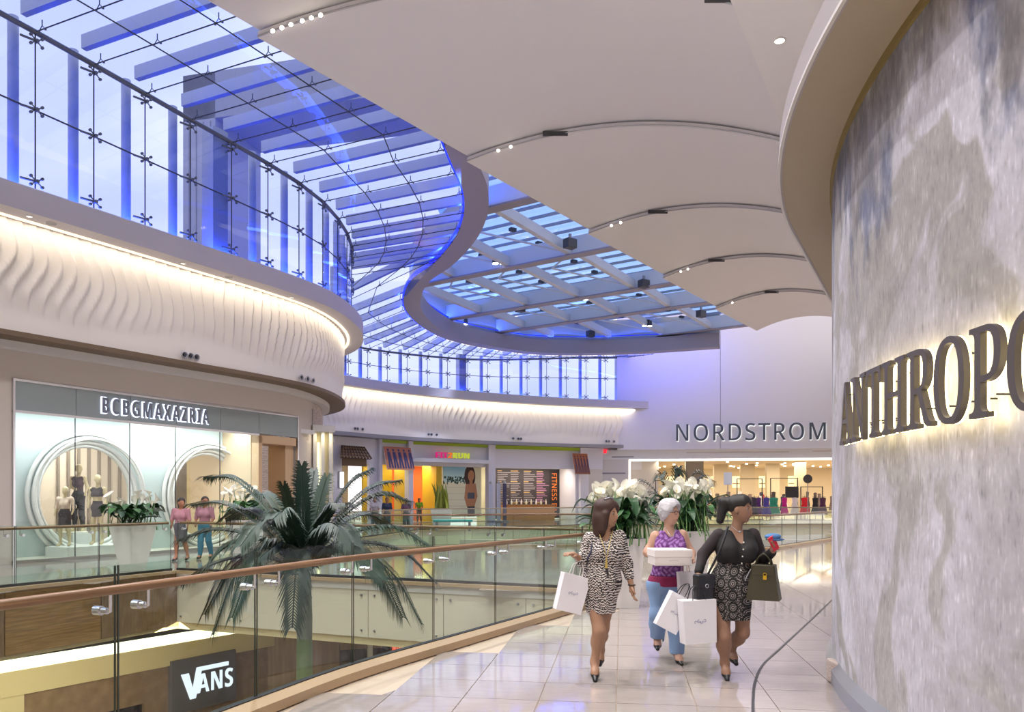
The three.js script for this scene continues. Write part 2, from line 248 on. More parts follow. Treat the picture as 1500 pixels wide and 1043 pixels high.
{
  const w = sgroup('wall_left', 'curved upper shop front with a wavy white relief band and broad lip', 'wall');
  mesh('lip', sweep(lipL, [[0, 8.1], [0, 8.66], [-0.05, 8.7], [-1.9, 8.7], [-1.9, 8.1]]), M.lip, w);
  mesh('relief_band', relief(lipL.slice(20), -0.845, 5.5, 8.1, 0.19, 0.36, 0.24), M.relief, w);
  mesh('band_backing', wallBand(lipL, 5.45, 8.1, -1.0, -0.88), M.relief, w);
  mesh('brown_soffit', sweep(lipL, [[-0.72, 5.38], [-0.72, 5.5], [-1.7, 5.5], [-1.7, 5.38]]), M.brown, w);
  mesh('trim', sweep(lipL, [[-1.35, 5.2], [-1.35, 5.38], [-1.75, 5.38], [-1.75, 5.2]]), M.white, w);
  const i0 = idxAt(shopL, 20), i1 = idxAt(shopL, 437), i2 = idxAt(shopL, 458);
  mesh('wall_panel', wallBand(shopL.slice(0, i0 + 1), 0, 5.4, -0.3, 0), M.warmwall, w);
  mesh('wall_panel', wallBand(shopL.slice(i0, i1 + 1), 4.53, 5.4, -0.3, 0), M.warmwall, w);
  mesh('wall_panel', wallBand(shopL.slice(i1, i2 + 1), 0, 5.4, -0.3, 0), M.warmwall, w);
  const st = shopL.slice(i2); let yb = 0, row = 0;
  while (yb < 5.3) { const h = [0.62, 0.78, 0.55, 0.9, 0.7][row % 5], y1 = Math.min(5.38, yb + h); mesh('stone_course', wallBand(st.slice(0, st.length), yb + 0.012, y1, -0.3, row % 2 ? 0.0 : 0.03), M.stone, w); yb = y1; row++; }
  const f = sgroup('wall_far', 'far curved shop front with white relief band under a clerestory', 'wall');
  mesh('lip', sweep(lipF, [[0, 8.15], [0, 8.66], [-0.05, 8.7], [-2.2, 8.7], [-2.2, 8.15]]), M.lip, f);
  const k1 = lipF.findIndex((p) => pxOf(p) > 939);
  mesh('relief_band', relief(lipF.slice(8, k1 > 0 ? k1 : undefined), -0.845, 5.5, 8.15, 0.2, 0.42, 0.24), M.relief, f);
  mesh('band_backing', wallBand(lipF, 5.45, 8.15, -1.0, -0.88), M.relief, f);
  mesh('grey_soffit', sweep(lipF, [[-0.7, 5.3], [-0.7, 5.52], [-1.7, 5.52], [-1.7, 5.3]]), M.grey, f);
  mesh('shop_header', wallBand(shopF, 3.75, 5.35, -0.3, 0), M.lilacwall, f);
}
// recessed downlights under the lip and round nozzles at the foot of the relief band
{
  for (const [px, py, big] of [[43, 317, 0], [268, 386, 0], [427, 436, 0], [75, 327, 1], [335, 406, 1]]) {
    const [X, Z] = onH(px, py, 8.1), o = thing('recessed_downlight', big ? 'oval flush speaker plate under the lip above the relief band' : 'small recessed downlight under the lip above the relief band', big ? 'speaker' : 'downlight', at(X, 8.1, Z), 0, big ? 'flush plates under the lip' : 'recessed downlights under the lip');
    mesh('trim_ring', new THREE.TorusGeometry(big ? 0.13 : 0.07, 0.014, 8, 24).rotateX(Math.PI / 2), M.satin, o); mesh(big ? 'grille' : 'lens', cyl(big ? 0.12 : 0.06, big ? 0.12 : 0.06, 0.012), big ? M.grey : glow('#fff6e6', 2), o);
  }
  const nz = (c, px, y, lab, grp) => { const cu = offset(c, -0.72), i = idxAt(cu, px), d = planDirs(cu)[i]; const o = thing('round_nozzle', lab, 'air nozzle', at(cu[i][0], y, cu[i][1]), Math.atan2(d[1], d[0]), grp);
    mesh('ring', new THREE.TorusGeometry(0.085, 0.022, 10, 24), M.satin, o); mesh('cone', new THREE.CylinderGeometry(0.08, 0.045, 0.1, 20, 1, true).rotateX(Math.PI / 2).translate(0, 0, -0.02), M.grey, o); mesh('core', cyl(0.04, 0.04, 0.06).rotateX(Math.PI / 2), M.darkgrey, o); };
  for (const px of [266, 279.5, 292]) nz(lipL, px, 5.66, 'round metal air nozzle under the relief band above the pale blue shop window', 'three nozzles above the pale blue shop window');
  for (const px of [443, 450.5, 457.5]) nz(lipL, px, 5.66, 'round metal air nozzle on the relief band near its rounded end', 'three nozzles near the rounded end');
  [[519, 524.5, 530], [626.5, 632, 638], [751, 757.5, 764], [886.5, 893, 899.5]].forEach((g, k) => g.forEach((px) => nz(lipF, px, 5.75, ['round nozzle on the far relief band above the woven awning', 'round nozzle on the far relief band above the coloured shop sign', 'round nozzle on the far relief band above the menu board', 'round nozzle on the far relief band above the red exit light'][k], 'far nozzles ' + ['above the awning', 'above the coloured sign', 'above the menu board', 'above the exit light'][k])));
}
// ---------- clerestory walls, glass roof, ring ----------
const spiderGeo = merge([[1, 1], [1, -1], [-1, 1], [-1, -1]].flatMap(([a, b]) => [rod(v3(0, 0, 0), v3(a * 0.13, b * 0.1, 0), 0.018, 0.014, 5), cyl(0.035, 0.035, 0.05, 0, 0, 0, 8).rotateX(Math.PI / 2).translate(a * 0.13, b * 0.1, 0)]).concat([rod(v3(-0.34, 0, -0.06), v3(0, 0, 0), 0.028, 0.028, 6), cyl(0.045, 0.045, 0.1, 0, 0, 0, 8).rotateX(Math.PI / 2)]));
const roofSpider = merge([[1, 0], [-1, 0]].flatMap(([a]) => [rod(v3(0, 0.16, 0), v3(a * 0.15, 0, 0), 0.016, 0.012, 5), cyl(0.04, 0.04, 0.04, a * 0.15, 0, 0, 8)]).concat([rod(v3(0, 0.16, 0), v3(0, 0.34, 0), 0.02, 0.02, 5)]));
const cutLen = (c) => { const s = [0]; for (let i = 1; i < c.length; i++) s.push(s[i - 1] + Math.hypot(c[i][0] - c[i - 1][0], c[i][1] - c[i - 1][1])); return s; };
const atLen = (c, s, u) => { let k = 0; while (k < s.length - 2 && s[k + 1] < u) k++; const t = (u - s[k]) / (s[k + 1] - s[k]); return { p: [lerp(c[k][0], c[k + 1][0], t), lerp(c[k][1], c[k + 1][1], t)], d: (() => { const a = c[Math.max(0, k - 1)], b = c[Math.min(c.length - 1, k + 2)], l = Math.hypot(b[0] - a[0], b[1] - a[1]); return [(b[0] - a[0]) / l, (b[1] - a[1]) / l]; })() }; };
const inner = [...planLine(edgeL(-2), edgeL(22.4), 0.6).map((p) => [p[0] + 0.5, p[1] - 0.3]), ...ring.slice(2)];
function castTo(p, d, poly) { let best = null; for (let i = 0; i < poly.length - 1; i++) { const a = poly[i], b = poly[i + 1], ex = b[0] - a[0], ez = b[1] - a[1], den = d[0] * ez - d[1] * ex; if (Math.abs(den) < 1e-9) continue; const t = ((a[0] - p[0]) * ez - (a[1] - p[1]) * ex) / den, u = ((a[0] - p[0]) * d[1] - (a[1] - p[1]) * d[0]) / den; if (t > 0.2 && u >= 0 && u <= 1 && (!best || t < best)) best = t; } return best; }
const farTop = table([[-9, 9.1], [-2.5, 9.4], [4, 10.1], [9, 10.4]]);
const ribs = [];                                                  // joints of the glass roof, in order
function clerestory(name, label, c, spacing, start, base, topH, wide, dir, uMax, glass) {
  const w = sgroup(name, label, 'window wall'), s = cutLen(c), J = [];
  for (let u = start; u < Math.min(uMax, s[s.length - 1]); u += spacing) { const q = atLen(c, s, u), col = atLen(c, s, Math.max(0, u - 0.32)); J.push({ ...q, col: col.p, top: EYE + topH(q.p) }); }
  J.forEach((j, i) => {
    const big = wide.includes(i), cp = [j.col[0] - j.d[1] * 0.34, j.col[1] + j.d[0] * 0.34];
    const turn = Math.atan2(j.d[1], j.d[0]);
    if (big) mesh('wide_column', box(0.52, j.top + 0.3 - base, 0.5).rotateY(turn).translate(cp[0], (j.top + 0.3 + base) / 2, -cp[1]), M.bigcol, w);
    else mesh('column', cyl(0.12, 0.12, j.top + 0.3 - base, cp[0], (j.top + 0.3 + base) / 2, -cp[1], 18), M.steel, w);
    for (const k of [0.08, 0.52, 0.94]) { const f = mesh('spider_fitting', spiderGeo, M.steelDark, w); f.position.copy(at(j.p[0] + j.d[1] * 0.06, lerp(base, j.top, k), j.p[1] - j.d[0] * 0.06)); f.rotation.y = turn; }
    mesh('joint', rod(at(j.p[0], base, j.p[1]), at(j.p[0], j.top, j.p[1]), 0.017, 0.017, 5), M.joint, w);
    if (i < J.length - 1) {
      const n = J[i + 1], mid = (q) => lerp(base, q.top, 0.52);
      mesh('pane', quad(at(j.p[0], base, j.p[1]), at(n.p[0], base, n.p[1]), at(n.p[0], mid(n) - 0.012, n.p[1]), at(j.p[0], mid(j) - 0.012, j.p[1])), glass, w);
      mesh('pane', quad(at(j.p[0], mid(j) + 0.012, j.p[1]), at(n.p[0], mid(n) + 0.012, n.p[1]), at(n.p[0], n.top, n.p[1]), at(j.p[0], j.top, j.p[1])), glass, w);
      mesh('transom', rod(at(j.p[0], mid(j), j.p[1]), at(n.p[0], mid(n), n.p[1]), 0.02, 0.02, 6), M.joint, w);
      mesh('top_rail', rod(at(j.p[0], j.top, j.p[1]), at(n.p[0], n.top, n.p[1]), 0.065, 0.065, 8), M.steelDark, w);
    }
    const d = dir(j), t = castTo(j.p, d, inner);
    if (t) ribs.push({ ...j, d2: d, end: [j.p[0] + d[0] * t, j.p[1] + d[1] * t], t });
  });
}
const G1 = offset(lipL, -0.45), G2 = offset(lipF, -1.0);
{
  const s1 = cutLen(G1), i20 = idxAt(G1, 24), sp = 1.42, st = (s1[i20] + 0.32) % sp, nBig = Math.round((s1[i20] + 0.32 - st) / sp) + 4;
  clerestory('window_1', 'tall blue-tinted clerestory glass wall standing on the near lip', G1, sp, st, 8.7, (p) => Hroof(p[1]), [nBig], (j) => [0.92, -0.392], s1[s1.length - 1] - 8.5, M.wallpane);
  const s2 = cutLen(G2);
  clerestory('window_2', 'row of blue-tinted clerestory windows above the far relief band', G2, 1.55, 3.2, 8.7, (p) => farTop(p[0]), [3, 9, 17], (j) => [j.d[1], -j.d[0]], s2[s2.length - 1] - 1.0, M.wallpane);
}
{
  const r = sgroup('roof', 'sloping blue-tinted glass roof on steel ribs between clerestory and ceiling', 'glass roof');
  const top = (q, t) => { const p = [lerp(q.p[0], q.end[0], t), lerp(q.p[1], q.end[1], t)], h = lerp(q.top, EYE + Hroof(q.end[1]), t); return at(p[0], h, p[1]); };
  ribs.forEach((q, i) => {
    const back = v3(-q.d[0] * 0.32, 0, q.d[1] * 0.32), a = top(q, 0.015).add(back), b = top(q, 1).add(back).add(v3(q.d2[0] * 0.5, 0, -q.d2[1] * 0.5));
    a.y += 0.36; b.y += 0.36; mesh('rib', beam(a, b, 0.15, 0.34), M.steel, r);
    mesh('joint', rod(top(q, 0), top(q, 1), 0.016, 0.016, 5), M.joint, r);
    for (const t of [0.04, 0.36, 0.68, 0.97]) { const f = mesh('spider_fitting', roofSpider, M.steelDark, r); f.position.copy(top(q, t)); f.position.y -= 0.02; f.rotation.y = Math.atan2(q.d2[1], q.d2[0]); f.scale.setScalar(0.72); }
    if (i < ribs.length - 1) {
      const n = ribs[i + 1], sp = Math.hypot(n.p[0] - q.p[0], n.p[1] - q.p[1]);
      for (let k = 0; k < 3; k++) { mesh('pane', quad(top(q, k / 3), top(n, k / 3), top(n, (k + 1) / 3), top(q, (k + 1) / 3)), M.roofpane, r); if (k) mesh('joint', rod(top(q, k / 3), top(n, k / 3), 0.018, 0.018, 5), M.joint, r); }
    }
  });
}
{
  const r = sgroup('trim_2', 'grey curved ring beam that winds round the big skylight', 'ring beam'), hy = (o) => (i) => EYE + Hroof(ring[i][1]) + o;
  mesh('soffit_band', sweep(ring, [[0, hy(0.04)], [0.85, hy(0.04)], [0.85, hy(0.95)], [0.7, hy(0.95)], [0.7, hy(0.3)], [0, hy(0.3)]]), M.ring, r);
  mesh('led_strip', sweep(ring, [[-0.06, hy(0.06)], [-0.005, hy(0.06)], [-0.005, hy(0.2)], [-0.06, hy(0.2)]]), M.blueLed, r);
  mesh('upstand', sweep(ring, [[0.3, hy(0.3)], [0.42, hy(0.3)], [0.42, (i) => 13.75], [0.3, (i) => 13.75]]), std('#a6a8ae', 0.5), r);
  const s = cutLen(ring);
  for (const u of [5, 10, 15, 20, 26, 33, 40, 45]) { const q = atLen(ring, s, u), Y = EYE + Hroof(q.p[1]) + 0.1, p = at(q.p[0] - q.d[1] * 0.12, Y, q.p[1] + q.d[0] * 0.12);
    areaLight('ring_led', '#3a58ff', u > 30 ? 75 : 40, 4.6, 0.14, p, p.clone().add(v3(-q.d[1], 0.3, -q.d[0]))); }
}
// blue lamps along the foot of the clerestory glass and on top of the ring: they colour the steelwork
{
  const led = (name, label, c, off, y, u0, u1, n, k, dir) => { const s = cutLen(c), o = offset(c, off), strip = mesh(name, sweep(o.filter((_, i) => s[i] >= u0 && s[i] <= u1).map((p) => p), [[-0.04, y], [0.04, y], [0.04, y + 0.05], [-0.04, y + 0.05]]), glow('#2038ff', 0.8)); tag(strip, label, 'light strip');
    for (let i = 0; i < n; i++) { const L = (u1 - u0) / n, q = atLen(c, s, u0 + L * (i + 0.5)), p = at(q.p[0] + q.d[1] * off, y + 0.08, q.p[1] - q.d[0] * off), t = dir(q); areaLight('steel_wash', '#3c62ff', k, L, 0.5, p, p.clone().add(t)); } };
  const sL = cutLen(lipL), sF = cutLen(lipF), sR = cutLen(ring);
  led('light_strip', 'blue light strip at the foot of the near clerestory glass', lipL, -0.6, 8.72, sL[idxAt(lipL, -150)], sL[sL.length - 1] - 11, 7, 20, (q) => v3(-q.d[1] * 0.15, 1, -q.d[0] * 0.15));
  led('light_strip', 'blue light strip at the foot of the far clerestory windows', lipF, -1.15, 8.72, 4, sF[sF.length - 1] - 2.6, 5, 12, (q) => v3(-q.d[1] * 0.45, 1, -q.d[0] * 0.45));
  led('light_strip', 'blue light strip on top of the ring beam under the skylight', ring, 0.6, 12.6, 4, sR[sR.length - 1] - 2, 7, 13, (q) => v3(q.d[1] * 0.9, 1, q.d[0] * 0.9));
}
// ---------- big skylight over the ring ----------
{
  const e = [0.553, 0.833], b = [0.833, -0.553], P = (u, v, Y) => at(e[0] * u + b[0] * v, Y, e[1] * u + b[1] * v);
  const r = sgroup('window_3', 'large skylight of blue glass on steel beams inside the ring', 'skylight');
  const U = [17.5, 24.3, 31.0, 37.8, 42.6, 49.5];
  const v1 = -14.0, ringPoly = [...offset(ring, 0.3), [30, 46], edgeL(16)], clipV = (u) => { const p = [e[0] * u + b[0] * v1, e[1] * u + b[1] * v1], t = castTo(p, [-b[0], -b[1]], offset(ring, 0.4)); return t ? v1 - t : null; };
  U.forEach((u, i) => { const v0 = clipV(u); if (v0 === null) return; mesh('main_beam', beam(P(u, v0, 12.95), P(u, v1, 12.95), 0.3, 0.8), M.beamsteel, r); mesh('beam_flange', beam(P(u, v0, 12.52), P(u, v1, 12.52), 0.55, 0.07), M.ring, r); });
  for (let v = -33.9; v < -14.2; v += 3.3) for (let i = 0; i < U.length - 1; i++) {
    let u0 = U[i] + 0.15, u1 = U[i + 1] - 0.15; const ok = (u) => { const c = clipV(u); return c !== null && v > c + 0.1; };
    while (u0 < u1 - 0.6 && !ok(u0)) u0 += 0.3; while (u1 > u0 + 0.6 && !ok(u1)) u1 -= 0.3; if (!ok(u0) || !ok(u1) || u1 - u0 < 0.8) continue;
    mesh('fin', beam(P(u0, v, 12.98), P(u1, v, 12.78), 0.26, 0.42), M.fin, r);
    if (ok(u0) && clipV((u0 + u1) / 2) < v - 3.1) mesh('brace', rod(P(u0 + 0.2, v - 0.3, 12.75), P((u0 + u1) / 2, v - 3.0, 13.3), 0.05, 0.05, 6), M.fin, r);
    if (ok(u1) && clipV((u0 + u1) / 2) < v - 3.1) mesh('brace', rod(P(u1 - 0.2, v - 0.3, 12.75), P((u0 + u1) / 2, v - 3.0, 13.3), 0.05, 0.05, 6), M.fin, r);
  }
  for (let u = 16.5; u < 51; u += 1.12) {
    const v0 = clipV(u); if (v0 === null) continue;
    mesh('purlin', beam(P(u, v0, 13.72), P(u, v1, 13.72), 0.07, 0.12), M.purlin, r);
    const w0 = clipV(u + 1.12) ?? v0; for (let v = -33.9; v < -14.2; v += 3.3) { if (v + 3.3 < Math.min(v0, w0)) continue; const q = Math.min(v + 3.3, v1 + 0.1), lo = (x) => Math.min(q, Math.max(v, x)); mesh('pane', quad(P(u, lo(v0), 13.85), P(u + 1.12, lo(w0), 13.85), P(u + 1.12, q, 13.85), P(u, q, 13.85)), M.skypane, r); if (u % 2 < 1.2 && v + 1.4 > v0 + 0.3) { const f = mesh('clamp', box(0.3, 0.14, 0.2), M.joint, r); f.position.copy(P(u + 0.3, v + 1.4, 13.55)); f.rotation.y = 0.58; } }
  }
  // spotlights on the beams
  const spots = [[731, 384], [853, 437], [948, 476], [678, 473]], boxes = [[835, 357], [762, 452], [943, 416], [865, 489], [1027, 460]];
  const place = (px, py, Y) => { const q = onH(px, py, Y); return at(q[0], Y, q[1]); };
  spots.forEach(([px, py], k) => { const p = place(px, py, 12.7), o = thing('spotlight', ['black twin spotlight on the skylight beam beside the ring neck', 'black twin spotlight on the middle skylight beam', 'black twin spotlight on the last skylight beam by the white wall', 'black twin spotlight on the ring beam at its far bend'][k], 'spotlight', p);
    mesh('bracket', box(0.3, 0.06, 0.2, 0, 0.3, 0), M.darkgrey, o); for (const s of [-1, 1]) { mesh('can', cyl(0.13, 0.16, 0.32, s * 0.17, 0.1, 0), M.darkgrey, o); mesh('lens', cyl(0.14, 0.14, 0.02, s * 0.17, -0.07, 0), glow('#ffffff', 8), o); }
    const l = new THREE.SpotLight('#fff4e4', 900, 0, 0.6, 0.7, 2); l.position.copy(p).add(v3(0, -0.14, 0)); l.target.position.copy(p).add(v3(0.5, -10, 1)); l.castShadow = true; l.shadow.radius = 6; l.name = numbered('spot_beam'); scene.add(l, l.target); });
  boxes.forEach(([px, py], k) => { const p = place(px, py, 12.65), o = thing('ceiling_speaker', 'grey box speaker hung under the skylight beams', 'speaker', p, 0.6, 'box speakers under the skylight'); mesh('case', rbox(0.5, 0.4, 0.4, 0.03), M.darkgrey, o); mesh('bracket', box(0.1, 0.25, 0.1, 0, 0.3, 0), M.grey, o); });
}
// ---------- vaulted ceiling of overlapping curved panels ----------
const stepZ = [-1.6, 4.8, 11.1, 17.38, 23.8, 30.3, 36.4, 42.4, 48.4];
const ceilY = (t, s) => 11.8 + 0.8 * (1 - (2 * t - 1) ** 2) + 0.2 * s;
const ceilP = (Z, t, s, dy = 0) => { const L = edgeL(Z), R = edgeR(Z - 1.1); return at(lerp(L[0], R[0], t), ceilY(t, s) + dy, lerp(L[1], R[1], t)); };
{
  const c = sgroup('ceiling', 'warm white vaulted ceiling of overlapping curved panels', 'ceiling');
  for (let i = 0; i < stepZ.length - 1; i++) {
    const z0 = stepZ[i], z1 = stepZ[i + 1] + 0.35, nu = 28, nv = 6, pos = [], idx = [], gs = [];
    const grid = (f, flip) => { const b = pos.length / 3; for (let j = 0; j <= nv; j++) for (let k = 0; k <= nu; k++) pos.push(...f(k / nu, j / nv).toArray()); for (let j = 0; j < nv; j++) for (let k = 0; k < nu; k++) { const q = b + j * (nu + 1) + k; flip ? idx.push(q, q + nu + 1, q + 1, q + 1, q + nu + 1, q + nu + 2) : idx.push(q, q + 1, q + nu + 1, q + 1, q + nu + 2, q + nu + 1); } };
    const edge = (f0, f1, n) => { const b = pos.length / 3; for (let k = 0; k <= n; k++) pos.push(...f0(k / n).toArray(), ...f1(k / n).toArray()); for (let k = 0; k < n; k++) { const q = b + k * 2; idx.push(q, q + 1, q + 2, q + 2, q + 1, q + 3); } };
    const F = (t, s, dy) => ceilP(lerp(z0, z1, s), t, s, dy);
    grid((t, s) => F(t, s, 0), true); grid((t, s) => F(t, s, 0.14), false);
    edge((t) => F(t, 0, 0), (t) => F(t, 0, 0.14), nu); edge((t) => F(t, 1, 0), (t) => F(t, 1, 0.14), nu); edge((s) => F(0, s, 0), (s) => F(0, s, 0.14), nv); edge((s) => F(1, s, 0), (s) => F(1, s, 0.14), nv);
    const g = new THREE.BufferGeometry(); g.setAttribute('position', new THREE.Float32BufferAttribute(pos, 3)); g.setIndex(idx); g.computeVertexNormals();
    mesh('panel', g, M.ceiling, c);
    mesh('edge_trim', tube(Array.from({ length: 15 }, (_, k) => F(k / 14, 0, 0.02).add(v3(0, 0, 0.012))), 0.022, 40, 6), M.satin, c);
  }
  // flat strip beside the vault, and the wall behind it
  const R = (Z, o) => { const p = edgeR(Z); return [p[0] + o * 0.88, p[1] - o * 0.475]; };
  mesh('side_strip', slab([R(-3, -0.05), R(54, -0.05), R(54, 5), [22, -3]], 11.72, 11.85), M.ceiling, c);
  mesh('side_rib', beam(at(...(([x, z]) => [x, 11.5, z])(R(9, 3.3))), at(...(([x, z]) => [x, 11.5, z])(R(54, 3.3))), 0.3, 0.5), M.white, c);
  const w = mesh('wall_right', wallBand(planCurve([[16, -5], [12.5, 3], [10, 10], [9.6, 15], R(22, 3.4), R(30, 3.4), R(56, 3.4)], 0.5), 4.6, 13.9, 0.0, 0.3), M.offwhite); struct(w, 'plain upper wall behind the curved plaster shop wall', 'wall');
  const lamps = [[3, 0.035], [3, 0.055], [3, 0.075], [3, 0.1], [3, 0.12], [3, 0.14], [4, 0.1], [4, 0.14], [5, 0.1], [5, 0.14], [6, 0.1], [6, 0.14], [7, 0.12]];
  lamps.forEach(([i, t], k) => { const p = ceilP(stepZ[i], t, 0, 0.0), o = thing('slot_lamp', ['small white lamp in the ceiling slot above the glass roof', 'small white lamp in the ceiling slot by the ring', 'small white lamp in the middle ceiling slot', 'small white lamp in the fourth ceiling slot', 'small white lamp in the last ceiling slot'][i - 3], 'lamp', p.add(v3(0, -0.015, 0.04)), 0, 'lamps in the ' + ['slot above the glass roof', 'slot by the ring', 'middle slot', 'fourth slot', 'last slot'][i - 3]); mesh('lens', new THREE.SphereGeometry(0.05, 12, 8), M.lamp, o); mesh('rim', new THREE.TorusGeometry(0.055, 0.012, 6, 16), M.satin, o); });
  [[3, 0.97], [4, 0.28], [5, 0.3], [6, 0.3], [7, 0.4]].forEach(([i, t]) => { const p = ceilP(stepZ[i], t, 0, 0.03), o = mesh('slot_vent', rbox(0.75, 0.13, 0.05, 0.01), M.darkgrey); tag(o, ['dark vent in the ceiling slot above the glass roof', 'dark vent in the ceiling slot by the ring', 'dark vent in the middle ceiling slot', 'dark vent in the fourth ceiling slot', 'dark vent in the last ceiling slot'][i - 3], 'vent'); o.position.copy(p).add(v3(0, 0.02, 0.04)); });
  const [dx, dz] = onH(1142, 59, 11.72), o = thing('recessed_downlight', 'lit recessed downlight in the flat strip beside the vault', 'downlight', at(dx, 11.71, dz)); mesh('trim_ring', new THREE.TorusGeometry(0.12, 0.02, 8, 24).rotateX(Math.PI / 2), M.white, o); mesh('lens', cyl(0.11, 0.11, 0.015), glow('#fff6e6', 5), o);
}
// ---------- white end wall with the tall store opening ----------
const N = new Frame([8.9, 57.4], [8.9 + 7, 57.4 - 1]);
{
  const w = sgroup('wall_end', 'tall white end wall above the wide department store opening', 'wall'), u0 = N.u(921), yT = N.y(1000, 672), yB = N.y(1000, 658);
  mesh('upper_wall', N.box(-1.2, 6.15, yB, 15, -0.4, 0), M.lilacwall, w); mesh('upper_wall', N.box(6.18, 34, yB, 15, -0.4, 0), M.lilacwall, w);
  mesh('lower_band', N.box(-4, 34, yT, yB, -0.8, -0.35), M.white, w);
  mesh('lower_wall', N.box(-4.5, u0, 0, yT, -0.8, -0.35), M.offwhite, w);
  mesh('groove', N.box(3.8, 11, yT + 0.42, yT + 0.5, -0.36, -0.34), M.warmwall, w); mesh('groove', N.box(12.6, 19, yT + 0.46, yT + 0.54, -0.36, -0.34), M.warmwall, w);
  for (const [a, b, y] of [[-3.2, -0.6, 3.4], [-3.4, -0.4, 2.6], [-1.6, 0.0, 4.6]]) mesh('groove', N.box(a, b, y, y + 0.1, -0.36, -0.34), M.grey, w);
  mesh('opening_light', [N.box(u0, 30, yT - 0.14, yT, -0.5, -0.32), N.box(u0, u0 + 0.14, 0, yT, -0.5, -0.32)], glow('#fff6ea', 2.2), w);
}
// ---------- room closure behind and beside the camera ----------
{
  const b = mesh('wall_back', box(60, 20, 0.3, 2, 6, 5), M.offwhite); struct(b, 'plain wall closing the hall behind the viewer', 'wall');
  const k = mesh('wall_side', box(0.3, 22, 30, -22, 6, -8), M.offwhite); struct(k, 'plain wall closing the hall beyond the near shops', 'wall');
  const q = mesh('roof_cap', slab([[-26, -5], [-4, -5], [-4, -1], [-26, -1]], 12.6, 12.8), M.offwhite); q.name = numbered('ceiling_cap'); struct(q, 'plain ceiling strip closing the hall end', 'ceiling');
  const lw = mesh('wall_below', [box(50, 5.2, 0.3, 0, -3.1, -40), box(0.3, 5.2, 60, 24, -3.1, -25), box(0.3, 5.2, 60, -24, -3.1, -25)], M.warmwall); struct(lw, 'dim walls enclosing the storey below', 'wall');
}
// ---------- lettering ----------
const fonts = {};
for (const [k, f] of [['sans', 'droid_sans_regular'], ['bold', 'droid_sans_bold'], ['serif', 'droid_serif_regular'], ['serifBold', 'droid_serif_bold']]) fonts[k] = await new FontLoader().loadAsync('fonts/droid/' + f + '.typeface.json');
// letters of a word as separate geometries with their start, in a row from u = 0; width factor wx
function word(font, str, size, depth, wx = 1, gap = 0) {
  let u = 0; const out = [];
  for (const ch of str) {
    const gl = font.data.glyphs[ch], adv = gl.ha * size / font.data.resolution;
    if (ch !== ' ') { const g = new TextGeometry(ch, { font, size, depth, curveSegments: 8, bevelEnabled: false }); g.scale(wx, 1, 1); out.push({ ch, g, u, w: adv * wx }); }
    u += adv * wx + gap;
  }
  out.width = u - gap; return out;
}
